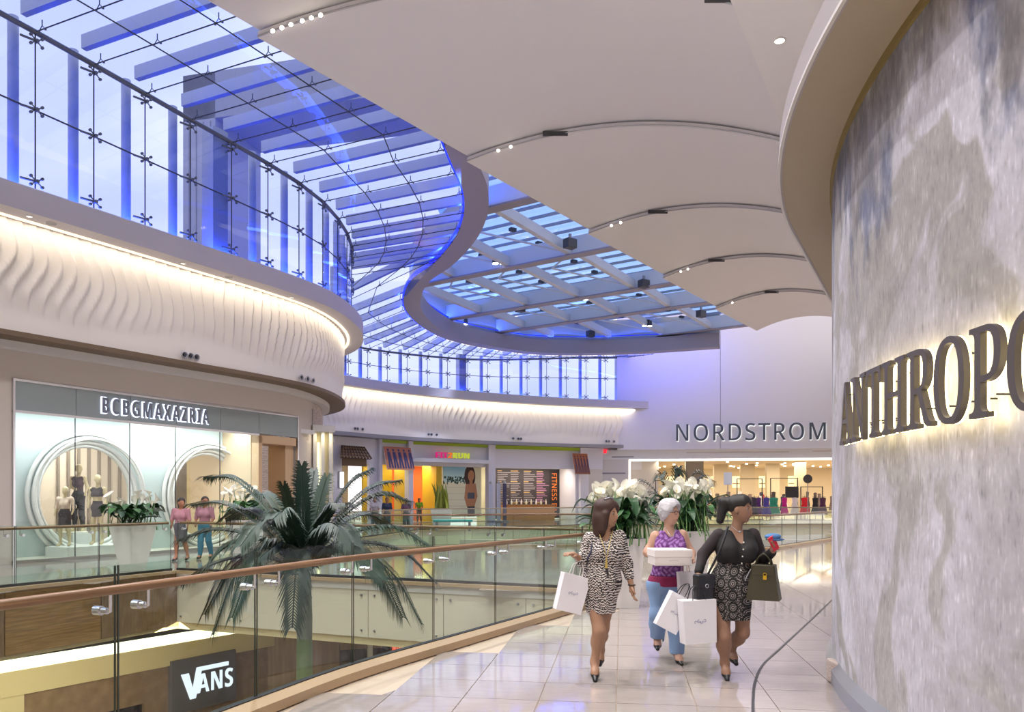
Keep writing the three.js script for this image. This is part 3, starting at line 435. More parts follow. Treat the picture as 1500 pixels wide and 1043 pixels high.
// ---------- rough plaster shop wall on the right ----------
{
  const arc = (R, a0, a1, n) => Array.from({ length: n + 1 }, (_, i) => onCircle(R, lerp(a0, a1, i / n)));
  const deg = Math.PI / 180, w = sgroup('wall_plaster', 'curved rough grey plaster shop wall with pale patches and dark runs', 'wall');
  const c = arc(9, -62 * deg, 62 * deg, 120), g = sweep(c, [[0, 0.16], [0, 4.56], [0.4, 4.56], [0.4, 0.16]]);
  { const p = g.attributes.position, uv = g.attributes.uv; for (let k = 0; k < p.count; k++) { const a = Math.atan2(-p.getZ(k) - CC[1], CC[0] - p.getX(k)); uv.setXY(k, (a * 9 + 4) / 8.67, p.getY(k) / 5.2); } }
  mesh('plaster', g, M.plaster, w);
  mesh('base', sweep(c, [[-0.05, 0], [-0.05, 0.12], [-0.005, 0.2], [0.4, 0.2], [0.4, 0]]), std('#8d909c', 0.25), w);
  mesh('reveal', sweep(c, [[-0.02, 4.5], [-0.02, 4.56], [0.3, 4.56], [0.3, 4.5]]), std('#8d7c4e', 0.6), w);
  const s = [...arc(9.47, -62 * deg, 28 * deg, 90)], e = s[s.length - 1]; for (let k = 1; k <= 14; k++) s.push([e[0] + 0.48 * 0.6 * k, e[1] + 0.877 * 0.6 * k]);
  const so = sgroup('trim_3', 'broad curved soffit and pale fascia over the plaster wall', 'soffit');
  mesh('soffit', sweep(s, [[0.015, 4.56], [1.6, 4.56], [1.6, 4.66], [0.015, 4.66]]), M.soffit, so);
  mesh('fascia', sweep(s, [[0, 4.555], [0.03, 4.555], [0.03, 4.78], [0, 4.78]]), std('#a9a2a6', 0.55), so);
  mesh('edge_bead', sweep(s, [[-0.012, 4.55], [0.012, 4.55], [0.012, 4.575], [-0.012, 4.575]]), M.white, so);
  const inn = offset(s, 1.5); mesh('cove_wall', wallBand(inn, 4.6, 6.2, 0, 0.2), M.white, so);
  // uplight hidden behind the fascia
  const cs = cutLen(s); const cov = mesh('cove_lamp', sweep(offset(s, 0.3), [[-0.03, 4.67], [0.03, 4.67], [0.03, 4.72], [-0.03, 4.72]]), glow('#fff0d8', 3), so);
  for (const u of [7, 10, 13, 16, 19]) { const q = atLen(s, cs, u), p = at(q.p[0] + q.d[1] * 0.3, 4.75, q.p[1] - q.d[0] * 0.3); areaLight('cove_uplight', '#fffaf6', 74, 2.8, 0.1, p, p.clone().add(v3(-0.25, 1, 0))); }
  // stone foot that shows past the curve
  const ft = mesh('stone_foot', rbox(0.07, 0.2, 0.3, 0.02).translate(2.79, 0.1, -6.75), M.stone); tag(ft, 'low brown stone foot at the base of the plaster wall', 'plinth');
  // halo letters
  const sign = thing('shop_sign', 'dark serif letters standing off the plaster wall with a warm halo', 'shop sign');
  const hit = (px, R) => { const t = (px - CX) / FOC, A = 1 + t * t, B = CC[0] * t + CC[1], C = CC[0] ** 2 + CC[1] ** 2 - R * R, z = (B - Math.sqrt(Math.max(0, B * B - A * C))) / A; return Math.atan2(z - CC[1], CC[0] - t * z); };
  const R = 9.13, aA = hit(1228, R), aP = hit(1414, R), str = 'ANTHROPOLOGIE', y0 = 2.0, size = 0.455;
  const ws = word(fonts.serif, str, size, 0.036, 1, 0), target = (aA - aP) * R, k = target / ws[6].u;      // word runs towards the viewer
  word(fonts.serif, str, size, 0.036, k, 0).forEach((q) => {
    const mid = q.u + q.w / 2, a = aA - mid / R; if (a < -0.95) return;
    const p = onCircle(9.085, a), h = new THREE.Group(); h.name = 'letter'; sign.add(h);
    h.position.copy(at(p[0], y0, p[1])); 
    const n = [-Math.cos(a), Math.sin(a)];                                                                    // out of the wall, in plan
    h.rotation.y = Math.atan2(n[0], -n[1]);
    mesh('letter_face', q.g.translate(-q.w / 2, 0, 0.0), std('#4f494c', 0.45), h);
    const b = new TextGeometry(q.ch, { font: fonts.serif, size, depth: 0.012, curveSegments: 6, bevelEnabled: false }); b.scale(k, 1, 1); b.translate(-q.w / 2, 0, -0.013);
    mesh('halo_lamp', b, glow('#ffe9a8', 8), h);
    for (const [x, y] of [[-0.3, 0.1], [0.3, 0.35], [0.3, 0.1]]) mesh('stand_off', rod(v3(x * q.w, y, 0.03), v3(x * q.w, y, -0.09), 0.005, 0.005, 5), M.black, h);
  });
}
// ---------- balustrades ----------
function balustrade(label, c, side, panel, start = 0, o = {}) {
  const b = thing('glass_balustrade', label, 'balustrade'), s = cutLen(c), L = s[s.length - 1], H = o.glassTop ?? 1.2, rail = offset(c, side * 0.1);
  mesh('base_shoe', [sweep(c, [[side * 0.16, 0], [side * 0.16, 0.075], [side * 0.03, 0.1], [side * 0.03, 0]]), sweep(c, [[-side * 0.13, 0], [-side * 0.13, 0.06], [-side * 0.03, 0.06], [-side * 0.03, 0]])], M.curb, b);
  mesh('gasket', sweep(c, [[-0.03, 0.0], [0.03, 0.0], [0.03, 0.108], [-0.03, 0.108]]), M.black, b);
  const hr = sweep(rail, Array.from({ length: 12 }, (_, i) => [0.034 * Math.cos(i / 6 * Math.PI), 1.07 + 0.028 * Math.sin(i / 6 * Math.PI)])), hu = hr.attributes.uv;
  for (let i = 0; i < hu.count; i++) hu.setXY(i, hu.getX(i) * 0.35, hu.getY(i) * 1.6);
  mesh('handrail', toCreasedNormals(hr, 0.9), M.rail, b);
  const us = [0]; for (let u = start || panel; u < L - 0.15; u += panel) us.push(u); us.push(L);
  for (let i = 0; i < us.length - 1; i++) {
    const a = us[i] + 0.012, z = us[i + 1] - 0.012, n = Math.max(1, Math.ceil((z - a) / 0.6)), pos = [], idx = [];
    for (let k = 0; k <= n; k++) { const p = atLen(c, s, lerp(a, z, k / n)).p; pos.push(p[0], 0.05, -p[1], p[0], H, -p[1]); if (k < n) { const q = k * 2; idx.push(q, q + 2, q + 1, q + 1, q + 2, q + 3); } }
    const g = new THREE.BufferGeometry(); g.setAttribute('position', new THREE.Float32BufferAttribute(pos, 3)); g.setIndex(idx); g.computeVertexNormals();
    const gp = mesh('glass_panel', g, o.glass ?? M.greenglass, b);
    if (o.edges !== false) { const A = atLen(c, s, a).p, B = atLen(c, s, z).p; for (const E of [A, B]) mesh('glass_edge', box(0.007, H - 0.06, 0.014, E[0], (H + 0.06) / 2, -E[1]), M.edge, gp); }
    if (o.brackets !== false) for (const u of [a + 0.13, z - 0.13]) { const q = atLen(c, s, u), T = Math.atan2(q.d[1], q.d[0]), h = mesh('bracket', bracketGeo(side), M.chrome, b); h.position.copy(at(q.p[0], 0, q.p[1])); h.rotation.y = T; }
  }
  return b;
}
function bracketGeo(side) { return bracketGeo[side] ??= merge([cyl(0.028, 0.028, 0.05, 0, 0, 0, 14).rotateX(Math.PI / 2).translate(0, 0.95, side * 0.012), cyl(0.02, 0.02, 0.06, 0, 0, 0, 12).rotateX(Math.PI / 2).translate(0, 0.95, side * 0.05), rod(v3(0, 0.95, side * 0.05), v3(0, 0.95, side * 0.1), 0.011, 0.011, 8), rod(v3(0, 0.945, side * 0.1), v3(0, 1.045, side * 0.1), 0.01, 0.01, 8)]); }
{
  const s = cutLen(nearEdge), i508 = s[idxAt(nearEdge, 508)], pn = 1.3;
  balustrade('glass balustrade with oak handrail along our edge of the well', nearEdge, 1, pn, i508 % pn);
  balustrade('glass balustrade with oak handrail in front of the pale blue shop', planLine([-14.6, 1.2], [-7.27, 16.75], 0.5), -1, 1.62, 0.9, { glassTop: 1.12 });
  balustrade('glass balustrade with oak handrail across the bridge behind the palm', bridgeEdge, -1, 1.5, 0, { glassTop: 1.12 });
  const B = [...planLine(wellB[7], wellB[0], 1), ...planLine(wellB[0], wellB[1], 1).slice(1), ...planLine(wellB[1], wellB[2], 1).slice(1), ...planLine(wellB[2], wellB[3], 1).slice(1)];
  balustrade('glass balustrade around the near rim of the second well', B, 1, 1.6, 0, { brackets: false, edges: true, glassTop: 1.12 });
  const D = [...planLine(wellB[4], wellB[5], 1), ...planLine(wellB[5], wellB[6], 1).slice(1), ...planLine(wellB[6], wellB[7], 1).slice(1)];
  balustrade('glass balustrade around the far rim of the second well', D, 1, 1.9, 0, { brackets: false, edges: false, glassTop: 1.12 });
}
// ---------- slab edges of the wells ----------
{
  const w = sgroup('trim_4', 'brown veneer slab edge below the pale blue shop', 'slab edge'), c = leftEdge, s = cutLen(c), L = s[s.length - 1];
  let k = 0; for (let u = L; u > 0.2; u -= 1.85, k++) { const a = atLen(c, s, Math.max(0, u - 1.84)).p, b = atLen(c, s, u - 0.01).p, fr = new Frame(a, b); mesh('veneer_panel', fr.box(0, fr.len, -1.13, -0.005, -0.06, 0.03), k % 2 ? M.veneer : M.veneerB, w); }
  const w2 = sgroup('trim_5', 'cream panelled slab edge of the bridge with steel buttons', 'slab edge'), c2 = bridgeEdge, s2 = cutLen(c2), L2 = s2[s2.length - 1];
  for (let u = 0; u < L2 - 0.3; u += 1.62) { const fr = new Frame(atLen(c2, s2, u + 0.006).p, atLen(c2, s2, Math.min(L2, u + 1.614)).p); const p = mesh('cream_panel', fr.box(0, fr.len, -1.05, -0.14, -0.02, 0.04), M.panelwhite, w2);
    for (const uu of [0.14, fr.len - 0.14]) for (const y of [-0.25, -0.92]) mesh('button', fr.geo(cyl(0.022, 0.022, 0.025).rotateX(Math.PI / 2), uu, y, 0.05), M.satin, p); }
  mesh('edge_rail', sweep(c2, [[0.0, -0.14], [0.06, -0.14], [0.06, 0.0], [0.0, 0.0]]), M.white, w2);
  const poly = [...wellB, wellB[0]], w3 = sgroup('trim_6', 'cream slab edge round the second well', 'slab edge');
  for (let i = 0; i < 8; i++) { const fr = new Frame(poly[i], poly[i + 1]), n = Math.round(fr.len / 1.6); for (let k = 0; k < n; k++) mesh('cream_panel', fr.box(fr.len * k / n + 0.006, fr.len * (k + 1) / n - 0.006, -1.0, -0.005, -0.05, 0.02), M.panelwhite, w3); }
  const fe = new Frame(wellB[5], wellB[4]); mesh('edge_lamp', fe.box(7, fe.len - 0.4, -1.35, -1.02, 0.0, 0.12), glow('#fff6e4', 2), w3); areaLight('edge_light', '#fff2dc', 8, 6, 0.3, fe.P(fe.len - 4, -1.2, 0.2), fe.P(fe.len - 4, -2.2, 3));
  const so = mesh('ceiling', slab([[-26, -5], [30, -5], [30, 66], [-26, 66]], -1.2, -1.05, [well, wellB]), M.beige); struct(so, 'beige ceiling of the storey below', 'ceiling');
}
// ---------- storey below ----------
const LW = new Frame([-11.1, 17], [-7.8, 22]);
{
  const w = sgroup('wall_lower', 'brown shop front on the storey below with a lit cornice', 'wall');
  mesh('cornice', LW.box(-8, 9.5, -2.75, -2.2, -0.6, 0), M.beige, w);
  mesh('cornice_lamp', LW.box(-8, 7.2, -2.195, -1.96, -0.16, -0.02), glow('#fff3d4', 2.4), w);
  mesh('header', LW.box(LW.u(37), 9.5, -3.6, -2.75, -0.4, -0.12), M.veneerB, w); mesh('side_wall', LW.box(-8, LW.u(37), -5.6, -2.75, -0.4, -0.05), M.beige, w);
  mesh('shop_window', LW.box(LW.u(60), 3.4, -5.2, -3.6, -0.3, -0.22), pane('#8a8f92'), w); mesh('header', LW.box(3.4, 9.5, -5.6, -3.6, -0.4, -0.12), M.veneerB, w);
  mesh('shop_back', LW.box(-6, 5, -5.6, -3.6, -3.2, -3.0), std('#4b4138', 0.7), w);
  areaLight('cornice_light', '#fff0d0', 9, 12, 0.12, LW.P(0.5, -1.94, -0.1), LW.P(0.5, 0, 0.2));
  areaLight('lower_shop_light', '#ffeed6', 11, 5, 2, LW.P(0, -1.3, 3), LW.P(1, -6, 0.5));
  // lit box sign
  const u0 = LW.u(249), u1 = LW.u(343), yT = LW.y(295, 960), yB = LW.y(295, 1036);
  const sg = thing('box_sign', 'dark grey lit box sign with white block letters on the lower shop', 'shop sign', LW.P((u0 + u1) / 2, yB, 0), LW.turn);
  const Wd = u1 - u0, Hd = yT - yB; mesh('case', rbox(Wd, Hd, 0.16, 0.01, 0, Hd / 2, 0), std('#4a4a4e', 0.6), sg);
  const wm = glow('#e9ecff', 1.25), vs = word(fonts.bold, 'ANS', Hd * 0.36, 0.02, 0.82, 0.015);
  const x0 = -Wd * 0.13; vs.forEach((q) => mesh('letter', q.g.translate(x0 + q.u, Hd * 0.3, 0.082), wm, sg));
  const vS = new THREE.Shape([[-0.37, 0.72], [-0.255, 0.72], [-0.195, 0.42], [-0.135, 0.8], [0.37, 0.8], [0.37, 0.72], [-0.06, 0.72], [-0.15, 0.22], [-0.235, 0.22]].map(([x, y]) => new THREE.Vector2(x * Wd, y * Hd)));
  mesh('letter', new THREE.ExtrudeGeometry(vS, { depth: 0.02, bevelEnabled: false }).translate(0, 0, 0.082), wm, sg);
  const cd = mesh('price_card', LW.box(LW.u(168), LW.u(194), LW.y(180, 1036), LW.y(180, 1018), -0.16, -0.14), std('#dfe2da', 0.6)); tag(cd, 'small white notice in the lower shop window', 'notice');
  // far side of the storey below
  const LB = new Frame([-7.0, 23.2], [4.5, 27]), w2 = sgroup('wall_lower', 'brown wall of the storey below, past the palm trunk', 'wall');
  mesh('wall_panel', LB.box(-2, LB.u(497), -5.6, -1.2, -0.3, 0), M.veneerB, w2);
  mesh('wall_panel', LB.box(LB.u(498), LB.u(560), -3.0, -1.2, -0.3, 0), M.veneerB, w2); mesh('wall_panel', LB.box(LB.u(560), 13, -2.75, -1.2, -0.3, 0), M.veneerB, w2);
  for (const [a, b] of [[499, 511], [516, 534], [558, 572], [593, 604], [612, 625]]) mesh('dark_window', LB.box(LB.u(a), LB.u(b), -5.4, -2.9, -0.25, -0.1), std('#2b2a2b', 0.15), w2);
  mesh('pillar', LB.box(LB.u(538), LB.u(545), -5.6, -2.8, -0.1, 0.15), std('#d8d2c4', 0.6), w2); mesh('back', LB.box(-2, 14, -5.6, -2.6, -0.8, -0.6), std('#4a4038', 0.7), w2);
  const led = canvasTex(64, 160, (g, W, H) => { g.fillStyle = '#e03a1e'; g.fillRect(0, 0, W, H); for (let k = 0; k < 260; k++) { g.fillStyle = ['#ff8a6a', '#ffd0c0', '#c01808', '#ff5a3a'][k % 4]; g.fillRect(rnd() * W, rnd() * H, 5, 4); } });
  const lp = mesh('led_panel', LB.box(LB.u(575), LB.u(591), LB.y(583, 975), LB.y(583, 944), -0.1, 0.0), new THREE.MeshStandardMaterial({ color: 0x222222, emissive: 0xffffff, emissiveMap: led, emissiveIntensity: 1.1 })); tag(lp, 'bright orange dotted screen in a shop on the storey below', 'screen');
  const cam = thing('security_camera', 'white dome camera under the bridge ceiling', 'camera', LB.P(LB.u(553), -1.75, 0.2)); mesh('dome', new THREE.SphereGeometry(0.1, 16, 10), M.planter, cam); mesh('mount', box(0.3, 0.08, 0.12, 0.15, 0.05, 0), M.white, cam);
}
// ---------- pale blue dress shop ----------
const A = new Frame(shopL[idxAt(shopL, 20)], shopL[idxAt(shopL, 437)]);
{
  const yH = 4.5, yS = 3.72, uD = A.u(378), uE = A.len;
  const f = thing('storefront', 'pale blue dress shop front with chrome trim and glass panes', 'shop front');
  const cuts = [0.03, A.u(110), A.u(190), A.u(257), A.u(322), uD];
  for (let i = 0; i < cuts.length - 1; i++) {
    mesh('glass_pane', quad(A.P(cuts[i] + 0.01, 0.08, 0), A.P(cuts[i + 1] - 0.01, 0.08, 0), A.P(cuts[i + 1] - 0.01, yS, 0), A.P(cuts[i] + 0.01, yS, 0)), M.clear, f);
    mesh('pane_joint', A.box(cuts[i] - 0.008, cuts[i] + 0.008, 0.08, yS, -0.012, 0.012), M.darkgrey, f);
  }
  const bandCuts = [0.03, A.u(110), A.u(190), A.u(257), A.u(322), uD, uE - 0.04];
  for (let i = 0; i < bandCuts.length - 1; i++) mesh('sign_panel', A.box(bandCuts[i] + 0.006, bandCuts[i + 1] - 0.006, yS + 0.04, yH - 0.04, -0.04, 0.04), std('#8d979a', 0.22), f);
  mesh('chrome_trim', A.box(0, uE, yH - 0.04, yH + 0.02, -0.03, 0.06), M.chrome, f); mesh('chrome_trim', A.box(0, uD, yS - 0.03, yS + 0.035, -0.03, 0.06), M.chrome, f); mesh('chrome_trim', A.box(0, 0.05, 0, yH, -0.04, 0.07), M.chrome, f); mesh('chrome_trim', A.box(uE - 0.06, uE, 0, yH, -0.04, 0.07), M.chrome, f);
  mesh('plinth', A.box(0, uD, 0, 0.08, -0.08, 0.05), std('#8d8780', 0.5), f);
  mesh('door_portal', [A.box(uD, uD + 0.16, 0, 3.72, -0.9, 0.03), A.box(uE - 0.5, uE - 0.1, 0, 3.72, -0.9, -0.1), A.box(uD, uE - 0.1, 3.45, 3.72, -0.9, 0.03)], std('#c8a987', 0.5), f);
  // halo letters on the grey band
  const sg = thing('shop_sign', 'grey capital letters with a cold white halo on the grey band', 'shop sign'), u0 = A.u(145), u1 = A.u(303), str = 'BCBGMAXAZRIA', sz = 0.42;
  const w1 = word(fonts.bold, str, sz, 0.03), k = (u1 - u0 - 0.06 * 11) / (w1.width), y0 = 3.9;
  word(fonts.bold, str, sz, 0.03, k, 0.06).forEach((q) => { const h = new THREE.Group(); h.name = 'letter'; sg.add(h); A.put(h, u0 + q.u, y0, 0.085); mesh('letter_face', q.g, std('#6f7686', 0.35), h); const b = new TextGeometry(q.ch, { font: fonts.bold, size: sz * 1.1, depth: 0.01, curveSegments: 5 }); b.scale(k * 1.1, 1, 1); b.translate(-0.03, -0.02, -0.03); mesh('halo_lamp', b, glow('#dfe6ff', 2.6), h); });
  // show window: backdrop with two round openings and layered rings
  const back = sgroup('wall_shop', 'pale backdrop of the show window with two large round openings', 'shop backdrop');
  const cs = [A.uw(131, -1.5), A.uw(306, -1.5)], cy = 1.66, R = 1.42;
  const sh = new THREE.Shape([[-0.3, 0], [uD + 0.1, 0], [uD + 0.1, 3.9], [-0.3, 3.9]].map((p) => new THREE.Vector2(...p)));
  for (const c of cs) { const h = new THREE.Path(); h.absarc(c, cy, R, 0, Math.PI * 2, true); sh.holes.push(h); }
  mesh('backdrop', A.geo(new THREE.ExtrudeGeometry(sh, { depth: 0.12, bevelEnabled: false, curveSegments: 48 }), 0, 0, -1.75), std('#bcc7c8', 0.5), back);
  for (const c of cs) for (const [r, w, t] of [[1.78, -1.5, 0.06], [1.66, -1.42, 0.045], [1.55, -1.56, 0.07], [1.44, -1.62, 0.06], [1.62, -1.25, 0.03]]) mesh('ring', A.geo(new THREE.TorusGeometry(r, t, 8, 64), c, cy, w), M.white, back);
  mesh('inner_wall', A.box(-0.3, uD + 2.5, 0, 4.2, -5.2, -5.0), std('#d9cdc2', 0.6), back);
  for (let k = 0; k < 7; k++) mesh('panel_strip', A.box(A.uw(85 + k * 15, -4.9), A.uw(88 + k * 15, -4.9), 0, 3.4, -4.98, -4.9), std('#8a8078', 0.6), back);
  mesh('inner_ceiling', A.box(-0.4, uE + 1, 3.95, 4.1, -5.2, -0.1), M.white, back); mesh('inner_floor', A.box(-0.4, uE + 1, -0.01, 0.03, -5.2, -0.1), std('#cfc6ba', 0.4), back);
  mesh('side_panel', A.box(-0.45, -0.3, 0, 4, -5.2, -0.05), M.white, back);
  mesh('partition', A.box(uD - 0.02, uD + 0.1, 0, 3.9, -3.2, -0.3), std('#cdb79a', 0.6), back); mesh('door_wall', A.box(uD, uE + 1, 0, 3.9, -3.4, -3.2), std('#c9b48e', 0.7), back);
  areaLight('show_window_light', '#f2fbff', 15, A.len * 0.8, 0.6, A.P(A.len * 0.42, 3.9, -0.7), A.P(A.len * 0.42, 0, -1.2)); areaLight('shop_room_light', '#fff4e6', 10, 5, 1.5, A.P(A.len * 0.45, 3.9, -3.4), A.P(A.len * 0.45, 0, -3.4));
  areaLight('portal_light', '#ffe9c4', 9, 1.2, 0.6, A.P(uD + 1, 3.8, -2), A.P(uD + 1, 0, -2.6));
  const p2 = mesh('display_plinth', A.box(A.uw(92, -2.3), A.uw(135, -2.3), 0.03, 0.62, -2.75, -1.85), M.white); tag(p2, 'taller white plinth behind the round window opening', 'plinth');
  const pl = mesh('display_plinth', A.box(A.uw(80, -0.9), A.uw(176, -0.9), 0.03, 0.3, -1.3, -0.35), M.white); tag(pl, 'low white display plinth in the pale blue shop window', 'plinth');
}
// ---------- stone bay with the oval sign ----------
{
  const S = new Frame(shopL[idxAt(shopL, 449)], shopL[idxAt(shopL, 461)]), d = thing('shop_doorway', 'narrow lit doorway with pale pilasters beside the stone wall', 'doorway');
  const i = idxAt(shopL, 462), p = shopL[Math.min(i, shopL.length - 1)];
  const E = new Frame([p[0] - 0.05, p[1] - 0.5], [p[0] + 2.9, p[1] + 1.1]);
  for (let k = 0; k < 3; k++) mesh('pilaster', E.box(0.04 + k * 0.3, 0.16 + k * 0.3, 0, 4.1, 0.05, 0.2), M.white, d);
  mesh('backing', E.box(0, 0.85, 0, 4.3, -0.15, 0.0), std('#d9cfa8', 0.6), d); mesh('header', E.box(0, 0.85, 4.1, 4.35, 0, 0.25), M.white, d);
  const lampm = mesh('lamp_tube', E.geo(cyl(0.04, 0.04, 2.6), 0.26, 2.4, 0.1), glow('#fff3c8', 2.5), d);
  areaLight('doorway_light', '#fff0c8', 10, 0.8, 0.3, E.P(0.5, 4.05, 0.5), E.P(0.5, 0, 0.1));
  const o = thing('oval_sign', 'white oval hanging sign with dark handwritten letters', 'shop sign', at(...(([x, z]) => [x, 4.3, z])(onH(479, 647, 4.55))), -0.15);
  const tx = canvasTex(256, 144, (g, W, H) => { g.fillStyle = '#efeae2'; g.fillRect(0, 0, W, H); g.fillStyle = '#3a3430'; g.font = 'italic bold 54px serif'; g.fillText('free', 62, 62); g.fillText('people', 66, 108); });
  mesh('board', new THREE.CylinderGeometry(0.5, 0.5, 0.06, 40).rotateX(Math.PI / 2).scale(0.82, 0.68, 1).translate(0, 0.25, 0), M.white, o);
  mesh('print', new THREE.CircleGeometry(0.47, 40).scale(0.82, 0.68, 1).translate(0, 0.25, 0.034), std('#ffffff', 0.6, { map: tx }), o); mesh('arm', box(0.9, 0.04, 0.04, -0.2, 0.62, 0), M.darkgrey, o);
}
// ---------- far shops ----------
const farBay = (a, b) => new Frame(shopF[idxAt(shopF, a)], shopF[idxAt(shopF, b)]);
{
  // bay with woven awning
  const B1 = farBay(500, 548), s1 = thing('storefront', 'beige shop front under the woven awning', 'shop front');
  const u = (x) => B1.u(x), y = (x, py) => B1.y(x, py);
  mesh('wall', [B1.box(-2, u(501), 0, 4, -0.2, 0), B1.box(u(541), u(554), 0, 4, -0.2, 0)], M.lilacwall, s1); mesh('back_wall', B1.box(-2, u(556), 0, 4, -3.2, -3), std('#b5a88e', 0.7), s1); mesh('shelf', B1.box(u(503), u(538), 1.2, 1.3, -2.9, -2.3), M.veneer, s1); mesh('shelf', B1.box(u(503), u(538), 2.2, 2.3, -2.9, -2.3), M.veneer, s1);
  const aw = thing('woven_awning', 'sloping awning of woven brown timber strips', 'awning'), yT = y(520, 655), yM = y(520, 673), yB = y(520, 684);
  for (let k = 0; k < 9; k++) { const t = k / 8; mesh('slat', beam(B1.P(B1.uw(501, 0.1 + t), lerp(yT, yM, t), 0.1 + t * 0.9), B1.P(B1.uw(533 + 11 * t, 0.1 + t), lerp(yT, yM, t), 0.1 + t * 0.9), 0.14, 0.05), k % 2 ? M.veneer : std('#4b3422', 0.7), aw); }
  for (let k = 0; k < 10; k++) { const t = k / 9; mesh('slat', beam(B1.P(B1.uw(lerp(501, 533, t), 0.1), yT + 0.04, 0.1), B1.P(B1.uw(lerp(502, 544, t), 1), yM + 0.04, 1.0), 0.1, 0.05), std('#5a412b', 0.7), aw); }
  mesh('valance', B1.box(B1.uw(501, 0.9), B1.uw(536, 0.9), yB, yM, 0.9, 0.96), std('#6b5238', 0.7), aw);
  const lt = thing('wall_light', 'upright white tube light on the wall by the woven awning', 'wall light'); mesh('tube', B1.geo(cyl(0.1, 0.1, 0.95), u(498), 2.7, 0.2), glow('#ffffff', 2.5), lt); mesh('back_plate', B1.box(u(497) - 0.1, u(499) + 0.1, 2.2, 3.2, 0, 0.08), M.grey, lt);
  // poster bay and sports shop bay
  const B2 = farBay(556, 602), B3 = farBay(602, 716), B4 = farBay(722, 852), B5 = farBay(858, 925);
  const sp = thing('storefront', 'sports shop front with white piers, lime trim and yellow interior', 'shop front');
  const pier = (F, a, b, o = 0.25) => mesh('pier', F.box(F.u(a), F.u(b), 0, 5.3, -0.2, o), M.lilacwall, sp);
  pier(B2, 553, 557); pier(B2, 595.5, 602); pier(B3, 713, 723); pier(B4, 848, 860);
  mesh('lime_trim', B2.box(B2.u(557), B2.u(595), B2.y(575, 649), B2.y(575, 643.5), 0, 0.12), std('#9fb71a', 0.5), sp);
  mesh('lime_trim', B3.box(B3.u(602), B3.u(713), B3.y(650, 653), B3.y(650, 648), 0, 0.12), std('#9fb71a', 0.5), sp);
  mesh('lime_trim', B4.box(B4.u(723), B4.u(850), B4.y(780, 659), B4.y(780, 654), 0, 0.12), std('#9fb71a', 0.5), sp);
  mesh('header_shelf', B3.box(B3.u(600), B3.u(714), B3.y(650, 678), B3.y(650, 672.5), 0, 0.5), M.white, sp);
  mesh('back_wall', B2.box(0.1, B2.len, 0, 4, -2.2, -2), std('#c9a92a', 0.6), sp);
  mesh('back_wall', B3.box(0, B3.len * 0.52, 0, 4, -4.2, -4), std('#e0691a', 0.6), sp); mesh('side_wall', B3.box(B3.len * 0.36, B3.len * 0.43, 0, 3.9, -2.4, -0.4), std('#d2b024', 0.6), sp); mesh('side_wall', B3.box(0.05, 0.3, 0, 3.9, -2.4, -0.2), std('#d2b024', 0.6), sp);
  for (const [a, b, c, d, col] of [[0.16, 0.34, 2.6, 3.2, '#f2d21e'], [0.16, 0.25, 1.9, 2.4, '#eee23a'], [0.27, 0.34, 2.0, 2.4, '#b9d0e8'], [0.16, 0.27, 1.1, 1.7, '#d81a6a'], [0.28, 0.35, 0.9, 1.6, '#5a5fb0'], [0.2, 0.26, 0.5, 1.0, '#f4f4f4']]) mesh('display_board', B3.box(B3.len * a, B3.len * b, c, d, -3.95, -3.8), std(col, 0.5), sp);
  mesh('floor_inside', B3.box(-3, B3.len + 12, 0.0, 0.02, -4.2, -0.1), std('#b9a890', 0.3), sp); mesh('ceiling_inside', B3.box(-4, B3.len + 12, 3.86, 3.95, -4.4, -0.25), M.white, sp);
  areaLight('sports_light', '#fff2d8', 9, 5, 1.5, B3.P(B3.len * 0.35, 3.82, -2), B3.P(B3.len * 0.35, 0, -2.2)); areaLight('bar_light', '#fff2e0', 14, 5, 1.5, B4.P(B4.len * 0.5, 3.82, -1.2), B4.P(B4.len * 0.5, 0, -2.6)); areaLight('poster_bay_light', '#fff0d0', 6, 2, 1, B2.P(1, 3.8, -1), B2.P(1, 0, -1.5)); areaLight('awning_shop_light', '#ffeecc', 5, 2, 1, B1.P(1, 3.8, -1.4), B1.P(1, 0, -1.8));
  // large photo print of a woman in sports clothes, as a plain generic figure
  const ph = canvasTex(320, 320, (g, W, H) => { g.fillStyle = '#e6e2bb'; g.fillRect(0, 0, W, H); const s = g.createLinearGradient(0, 0, 0, 100); s.addColorStop(0, '#8fc3d6'); s.addColorStop(1, '#cfe6d8'); g.fillStyle = s; g.fillRect(0, 0, 190, 100); g.fillStyle = '#2d4a36'; for (let k = 0; k < 60; k++) g.fillRect(rnd() * 190, 60 + rnd() * 40, 6 + rnd() * 12, 6 + rnd() * 10); g.fillStyle = '#c9c59a'; for (let k = 0; k < 5; k++) g.fillRect(0, 130 + k * 40, 190, 3);
    g.fillStyle = '#3a2418'; g.beginPath(); g.ellipse(225, 60, 46, 74, 0, 0, 7); g.fill(); g.fillStyle = '#b98258'; g.beginPath(); g.ellipse(236, 55, 27, 36, 0.1, 0, 7); g.fill(); g.fillRect(222, 80, 26, 34); g.beginPath(); g.moveTo(190, 110); g.lineTo(275, 105); g.lineTo(290, 190); g.lineTo(262, 260); g.lineTo(200, 260); g.lineTo(178, 200); g.fill(); g.fillStyle = '#2a2a30'; g.fillRect(205, 255, 62, 65); g.fillStyle = '#55585e'; g.fillRect(205, 165, 60, 40); });
  const po = thing('wall_poster', 'large photo poster of a woman in sportswear beside pale panels', 'poster'); mesh('print', B3.geo(new THREE.PlaneGeometry(1, 1).scale(B3.len * 0.5, 3.4, 1), B3.len * 0.71, 2.05, -0.62), std('#ffffff', 0.6, { map: ph }), po); mesh('board', B3.box(B3.len * 0.46, B3.len * 0.965, 0.33, 3.78, -0.7, -0.64), M.white, po);
